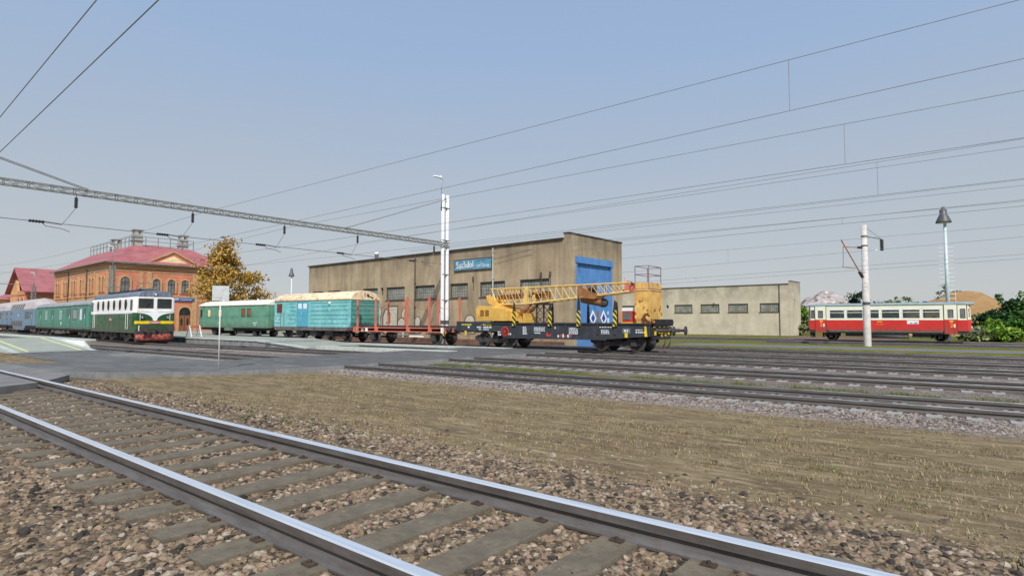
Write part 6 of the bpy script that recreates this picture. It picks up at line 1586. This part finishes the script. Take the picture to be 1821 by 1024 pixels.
def make_tree(name, loc, h, crown, clusters, per, size, mats, label, cat, group=None, trunk=True, seed=1, cr=.16, spread=None):
    """trunk and limbs reaching to leaf clusters scattered through an uneven crown; crown = (rx, ry, z0, z1)"""
    rng = np.random.default_rng(seed); root = empty(name, loc, 0, label, cat, group)
    rx, ry, z0, z1 = crown; C_ = []
    while len(C_) < clusters:
        p = rng.uniform(-1, 1, 3); d = np.linalg.norm(p)
        if d > 1 or d < .35: continue
        zz = (p[2] + 1) / 2
        w = 1.0 if spread is None else spread(zz)
        C_.append((p[0] * rx * w, p[1] * ry * w, z0 + (z1 - z0) * zz))
    P = []
    for c in C_:
        k = rng.uniform(.6, 1.4); m = int(per * k); r = cr * (rx + ry) * rng.uniform(.55, 1.2)
        pts = rng.normal(size=(m, 3)) * np.array([r, r, r * .62]) * .62; P.append(pts + np.array(c))
    P = np.concatenate(P); q = leaf_quads(P, size, rng)
    # each clump leans towards one leaf colour
    mi = rng.integers(0, len(mats), len(P))
    mesh_from('crown', q, 4, mats, mi, root)
    if trunk:
        mb = MB(); zt = z0 + (z1 - z0) * .8; pts = [(0, 0, -.2), (.05, .02, z0 * .5), (-.04, .05, z0), (.05, 0, (z0 + zt) / 2), (0, 0, zt)]; r0 = h * .022
        mb.path(pts, [r0 * 1.35, r0, r0 * .85, r0 * .5, r0 * .15], 9)
        for c in C_[::max(1, len(C_) // 26)]:
            zs = max(z0 * .7, min(zt * .9, c[2] - .35 * math.hypot(c[0], c[1]) - .2)); mb.path([(0, 0, zs), (c[0] * .5, c[1] * .5, zs + (c[2] - zs) * .4), c], [r0 * .4, r0 * .25, r0 * .06], 6)
        mb.build('trunk', 'bark', root)
    return root
make_tree('autumn_tree', (-66.3, 31.6, .1), 10.8, (5.0, 4.6, 1.9, 10.6), 66, 165, .15, MAT['leaf_autumn'], 'golden brown autumn tree with an open crown between the station and the shed', 'tree', None, True, 5, .085,
          lambda z: 1.05 if z < .45 else max(.34, 1.22 - .95 * z))
# greenery behind the railcar and at the right edge
def at_px(px, Y): return (Y * math.tan(math.radians(-38.43) + math.atan((px - 910.5) / 1040.0)), Y)
RG = 'trees and shrubs along the far side of the yard'
plants = [
    # px, Y, height, half width, material, label
    (1427, 100, 4.3, 2.3, 'leaf_bright', 'bright green shrub peeping out between the storage building and the railcar'),
    (1420, 92, 1.6, 1.6, 'leaf_olive', 'low yellowish shrub at the foot of the storage building corner'),
    (1528, 118, 7.6, 2.6, 'leaf_dark', 'dark green tree rising behind the roof just left of the pale mast'),
    (1590, 125, 7.3, 1.5, 'leaf_olive', 'wispy olive tree showing above the middle of the railcar roof'),
    (1612, 126, 6.9, 1.7, 'leaf_olive', 'wispy olive tree right of its twin above the railcar roof'),
    (1480, 116, 5.0, 4.0, 'leaf_green', 'green bushes seen through the left windows of the railcar'),
    (1560, 112, 5.2, 4.5, 'leaf_green', 'green bushes seen through the middle windows of the railcar'),
    (1682, 126, 9.0, 1.6, 'leaf_dark', 'small dark tree behind the sand heap beside the lamp tower'),
    (1703, 128, 8.6, 1.2, 'leaf_green', 'small leafy tree just right of the lamp tower above the sand'),
    (1776, 122, 6.6, 1.4, 'leaf_green', 'small green tree on the right shoulder of the sand heap'),
    (1748, 88, 2.9, 1.5, 'leaf_dark', 'dark shrub in front of the right foot of the sand heap'),
    (1772, 86, 3.6, 2.3, 'leaf_dark', 'rounded dark green bush below the sand heap at the right'),
    (1768, 80, 2.0, 2.1, 'leaf_bright', 'light green bush in front of the rounded dark one'),
    (1806, 92, 4.9, 2.1, 'leaf_dark', 'tall dark green tree near the right edge of the picture'),
    (1832, 90, 5.6, 2.3, 'leaf_green', 'tall green tree cut off by the right edge of the picture'),
    (1812, 80, 2.5, 2.0, 'leaf_green', 'middle green bush below the tall trees at the right edge'),
    (1738, 78, 1.2, 2.4, 'leaf_olive', 'low olive mound of scrub beyond the railcar buffers'),
    (1795, 77, 1.5, 1.8, 'leaf_bright', 'small fresh green shrub by the far track at the right'),
    (1860, 92, 6.0, 2.6, 'leaf_dark', 'dark tree beyond the right edge of the picture'),
]
for i, (px, Y, hh, hw, mt, lab) in enumerate(plants):
    x, y = at_px(px, Y)
    make_tree('green_shrub' if hh < 4 else 'broadleaf_tree', (x, y, -.55), hh, (hw, hw, .12 * hh if hh < 4.5 else .1 * hh, hh * .98), 34 if hw > 1.8 else 24, 62, .17 if hw < 1.7 else .22, MAT[mt], lab, 'shrub' if hh < 4 else 'tree', RG, True, 20 + i, .13,
              (lambda z: 1.0 - .45 * z) if hh < 6 else (lambda z: .55 + .6 * math.sin(math.pi * min(1, z + .1))))
def heap(name, c, outline, mat, label, cat, depth, seed, rough, n=44):
    """heap whose height follows the outline (offset, height) across, rounded from front to back"""
    rng = random.Random(seed); mb = MB(); V = []; xs0, xs1 = outline[0][0], outline[-1][0]
    def hgt(u):
        for (a, ha), (b, hb) in zip(outline, outline[1:]):
            if a <= u <= b: return ha + (hb - ha) * (u - a) / (b - a)
        return 0
    for j in range(n + 1):
        v = -1 + 2 * j / n
        for i in range(n + 1):
            u = xs0 + (xs1 - xs0) * i / n; k = max(0, 1 - abs(v) ** 1.7)
            z = hgt(u) * k; x = u; y = v * depth
            z += rough * noise.noise((x * .6 + seed, y * .6, 0)) * (1 if z > .2 else 0); V.append((x, y, max(z, -.2)))
    mb.add(V, [(j * (n + 1) + i, j * (n + 1) + i + 1, (j + 1) * (n + 1) + i + 1, (j + 1) * (n + 1) + i) for j in range(n) for i in range(n)], 0, True)
    o = mb.build(name, mat); o.location = c; o.rotation_euler = (0, 0, R(8)); return tag(o, label, cat)
heap('sand_heap', (-1.9, 112, -.55), [(-11, 0), (-6.6, 3.4), (-4.4, 4.8), (-1.0, 6.5), (2.6, 6.45), (4.6, 4.8), (7.0, 3.0), (11, 0)], 'sand', 'big flat-topped heap of orange-brown sand behind the railcar', 'sand heap', 12, 3, .25)
heap('rubble_heap', (-24.0, 132, -.55), [(-9, 0), (-5.6, 4.2), (-3.5, 6.6), (0, 7.9), (2.5, 7.4), (4.5, 5.6), (8, 1.5), (10, 0)], 'rubble', 'pale pinkish grey heap of broken stone behind the railcar', 'rubble heap', 9, 9, .55, 70)

def rocks(name, pts, size, mats, label_kind, seed, flat=.62):
    """angular loose stones lying at the given points: one mesh of jittered icosahedra"""
    rng = np.random.default_rng(seed)
    t = (1 + 5 ** .5) / 2
    iv = np.array([(-1, t, 0), (1, t, 0), (-1, -t, 0), (1, -t, 0), (0, -1, t), (0, 1, t), (0, -1, -t), (0, 1, -t), (t, 0, -1), (t, 0, 1), (-t, 0, -1), (-t, 0, 1)]) / 1.902
    fi = np.array([(0, 11, 5), (0, 5, 1), (0, 1, 7), (0, 7, 10), (0, 10, 11), (1, 5, 9), (5, 11, 4), (11, 10, 2), (10, 7, 6), (7, 1, 8), (3, 9, 4), (3, 4, 2), (3, 2, 6), (3, 6, 8), (3, 8, 9), (4, 9, 5), (2, 4, 11), (6, 2, 10), (8, 6, 7), (9, 8, 1)])
    n = len(pts); V = iv[None] * (1 + rng.uniform(-.28, .28, (n, 12, 1)))
    s = size * np.exp(rng.normal(0, .28, (n, 1, 1))) * np.stack([rng.uniform(.75, 1.35, n), rng.uniform(.7, 1.1, n), rng.uniform(.45, .85, n)], 1)[:, None, :]
    V = V * s
    a = rng.uniform(0, 2 * np.pi, n); tl = rng.normal(0, .45, n); ca, sa, ct, st = np.cos(a)[:, None], np.sin(a)[:, None], np.cos(tl)[:, None], np.sin(tl)[:, None]
    x, y, z = V[..., 0], V[..., 1], V[..., 2]; y, z = y * ct - z * st, y * st + z * ct; x, y = x * ca - y * sa, x * sa + y * ca
    V = np.stack([x, y, z], -1) + np.asarray(pts)[:, None, :]
    verts = V[:, fi.ravel(), :].reshape(-1, 3); mi = np.repeat(rng.integers(0, len(mats), n), 20)
    o = mesh_from(name, verts, 3, mats, mi); return tag(o, kind='stuff')
rng = np.random.default_rng(11)
def bed_z(y, c, top, half, foot, base):
    d = np.abs(y - c); return np.where(d < half, top, np.maximum(base, top + (base - top) * (d - half) / (foot - half)))
SLP1 = np.arange(-24, 6, .63)
def near_points(n, x0, x1, y0, y1):
    x = rng.uniform(x0, x1, n); y = rng.uniform(y0, y1, n); c = 2.93 - .006 * x; z = np.where(y > 5.3, .055 - .28 * (y - 5.2) / 7.4, bed_z(y, c, .176, 1.75, 2.65, .02))
    # leave the sleeper tops and the rails clear
    ds = np.abs(x[:, None] - SLP1[None]).min(1) if n else x; on = (ds < .155) & (np.abs(y - c) < 1.25) & (rng.random(n) > .03)
    rl = np.abs(np.abs(y - c) - .7525) < .085
    k = ~on & ~rl & ~((x < -14.5) & (y > 2.2) & (y < 3.7)); return np.stack([x, y, z + rng.uniform(-.016, .006, n)], 1)[k]
MS = [MAT['stone%d' % i] for i in range(7)]; MP = [MAT['pstone%d' % i] for i in range(7)]
rocks('ballast_stones', np.concatenate([near_points(19000, -7.5, 1.2, .5, 5.55), near_points(12000, -4.8, .9, .9, 4.6), near_points(17000, -17.5, -6.5, .6, 5.5), near_points(12000, .9, 6.5, .5, 5.5), near_points(1800, -14, 5, 5.4, 6.1), near_points(500, -14, 1.5, 5.4, 7.2)]), .024, MS, 'near', 2)
def second_points(n, x0, x1):
    x = rng.uniform(x0, x1, n); c = 15.0 + .042 * x; y = c - rng.uniform(.9, 2.35, n); z = bed_z(y, c, -.172, 1.45, 2.05, -.23)
    ds = np.abs(x[:, None] - np.arange(-48, 10, .63)[None]).min(1); k = ~((ds < .145) & (c - y < 1.27)); return np.stack([x, y, z], 1)[k]
rocks('yard_stones', second_points(19000, -19, 6), .028, MP, 'far', 3)

def dry_grass(name, n, x0, x1, y0, y1, h, mats, seed, fz, dens=None):
    """short dry blades growing in tufts; uncountable ground cover"""
    g = np.random.default_rng(seed); tx = g.uniform(x0, x1, n); ty = g.uniform(y0, y1, n)
    keep = np.array([noise.noise((a * .55, b * .9, seed)) + .35 * noise.noise((a * 2.1, b * 2.4, 7)) > (-.08 if dens is None else dens(a, b)) for a, b in zip(tx, ty)])
    tx, ty = tx[keep], ty[keep]; V = []; M_ = []
    k = 7
    for i in range(k):
        m = len(tx); px = tx + g.normal(0, .05, m); py = ty + g.normal(0, .05, m); pz = fz(px, py)
        hh = h * g.uniform(.5, 1.4, m); an = g.uniform(0, 6.283, m); ln = hh * g.uniform(.3, 1.5, m); w = .0035 + .0035 * g.random(m)
        dx, dy = np.cos(an), np.sin(an)
        b1 = np.stack([px - dy * w, py + dx * w, pz - .01], 1); b2 = np.stack([px + dy * w, py - dx * w, pz - .01], 1); t_ = np.stack([px + dx * ln, py + dy * ln, pz + hh], 1)
        V.append(np.stack([b1, b2, t_], 1).reshape(-1, 3)); M_.append(g.integers(0, len(mats), m))
    o = mesh_from(name, np.concatenate(V), 3, mats, np.concatenate(M_)); return tag(o, kind='stuff')
gz = lambda x, y: np.where(y < 5.2, .04, .06 + (-.28) * (y - 5.2) / 7.4)
dry_grass('dry_grass', 5000, -13, 6, 5.3, 9.2, .032, MAT['straw'], 4, gz, lambda x, y: -.25 if y > 5.5 else -.1)
dry_grass('dry_grass_farther', 4200, -17.5, 6, 8.6, 12.9, .035, MAT['straw'], 6, gz, lambda x, y: -.25)

wz = lambda x, y: np.where(np.abs(y - (15.0 + .042 * x)) < 2.2, -.19, np.where(y < 5.2, bed_z(y, 2.93 - .006 * x, .176, 1.75, 2.65, .02), -.225))
dry_grass('green_weeds', 420, -17, 3, 4.5, 5.6, .07, MAT['weed'], 12, wz, lambda x, y: .25)
dry_grass('yard_weeds', 2600, -18, 4, 16.9, 18.0, .10, MAT['weed'], 13, wz, lambda x, y: -.1)
dry_grass('field_weeds', 700, -16, 2.5, 5.6, 12.6, .05, MAT['weed'], 14, gz, lambda x, y: .22)
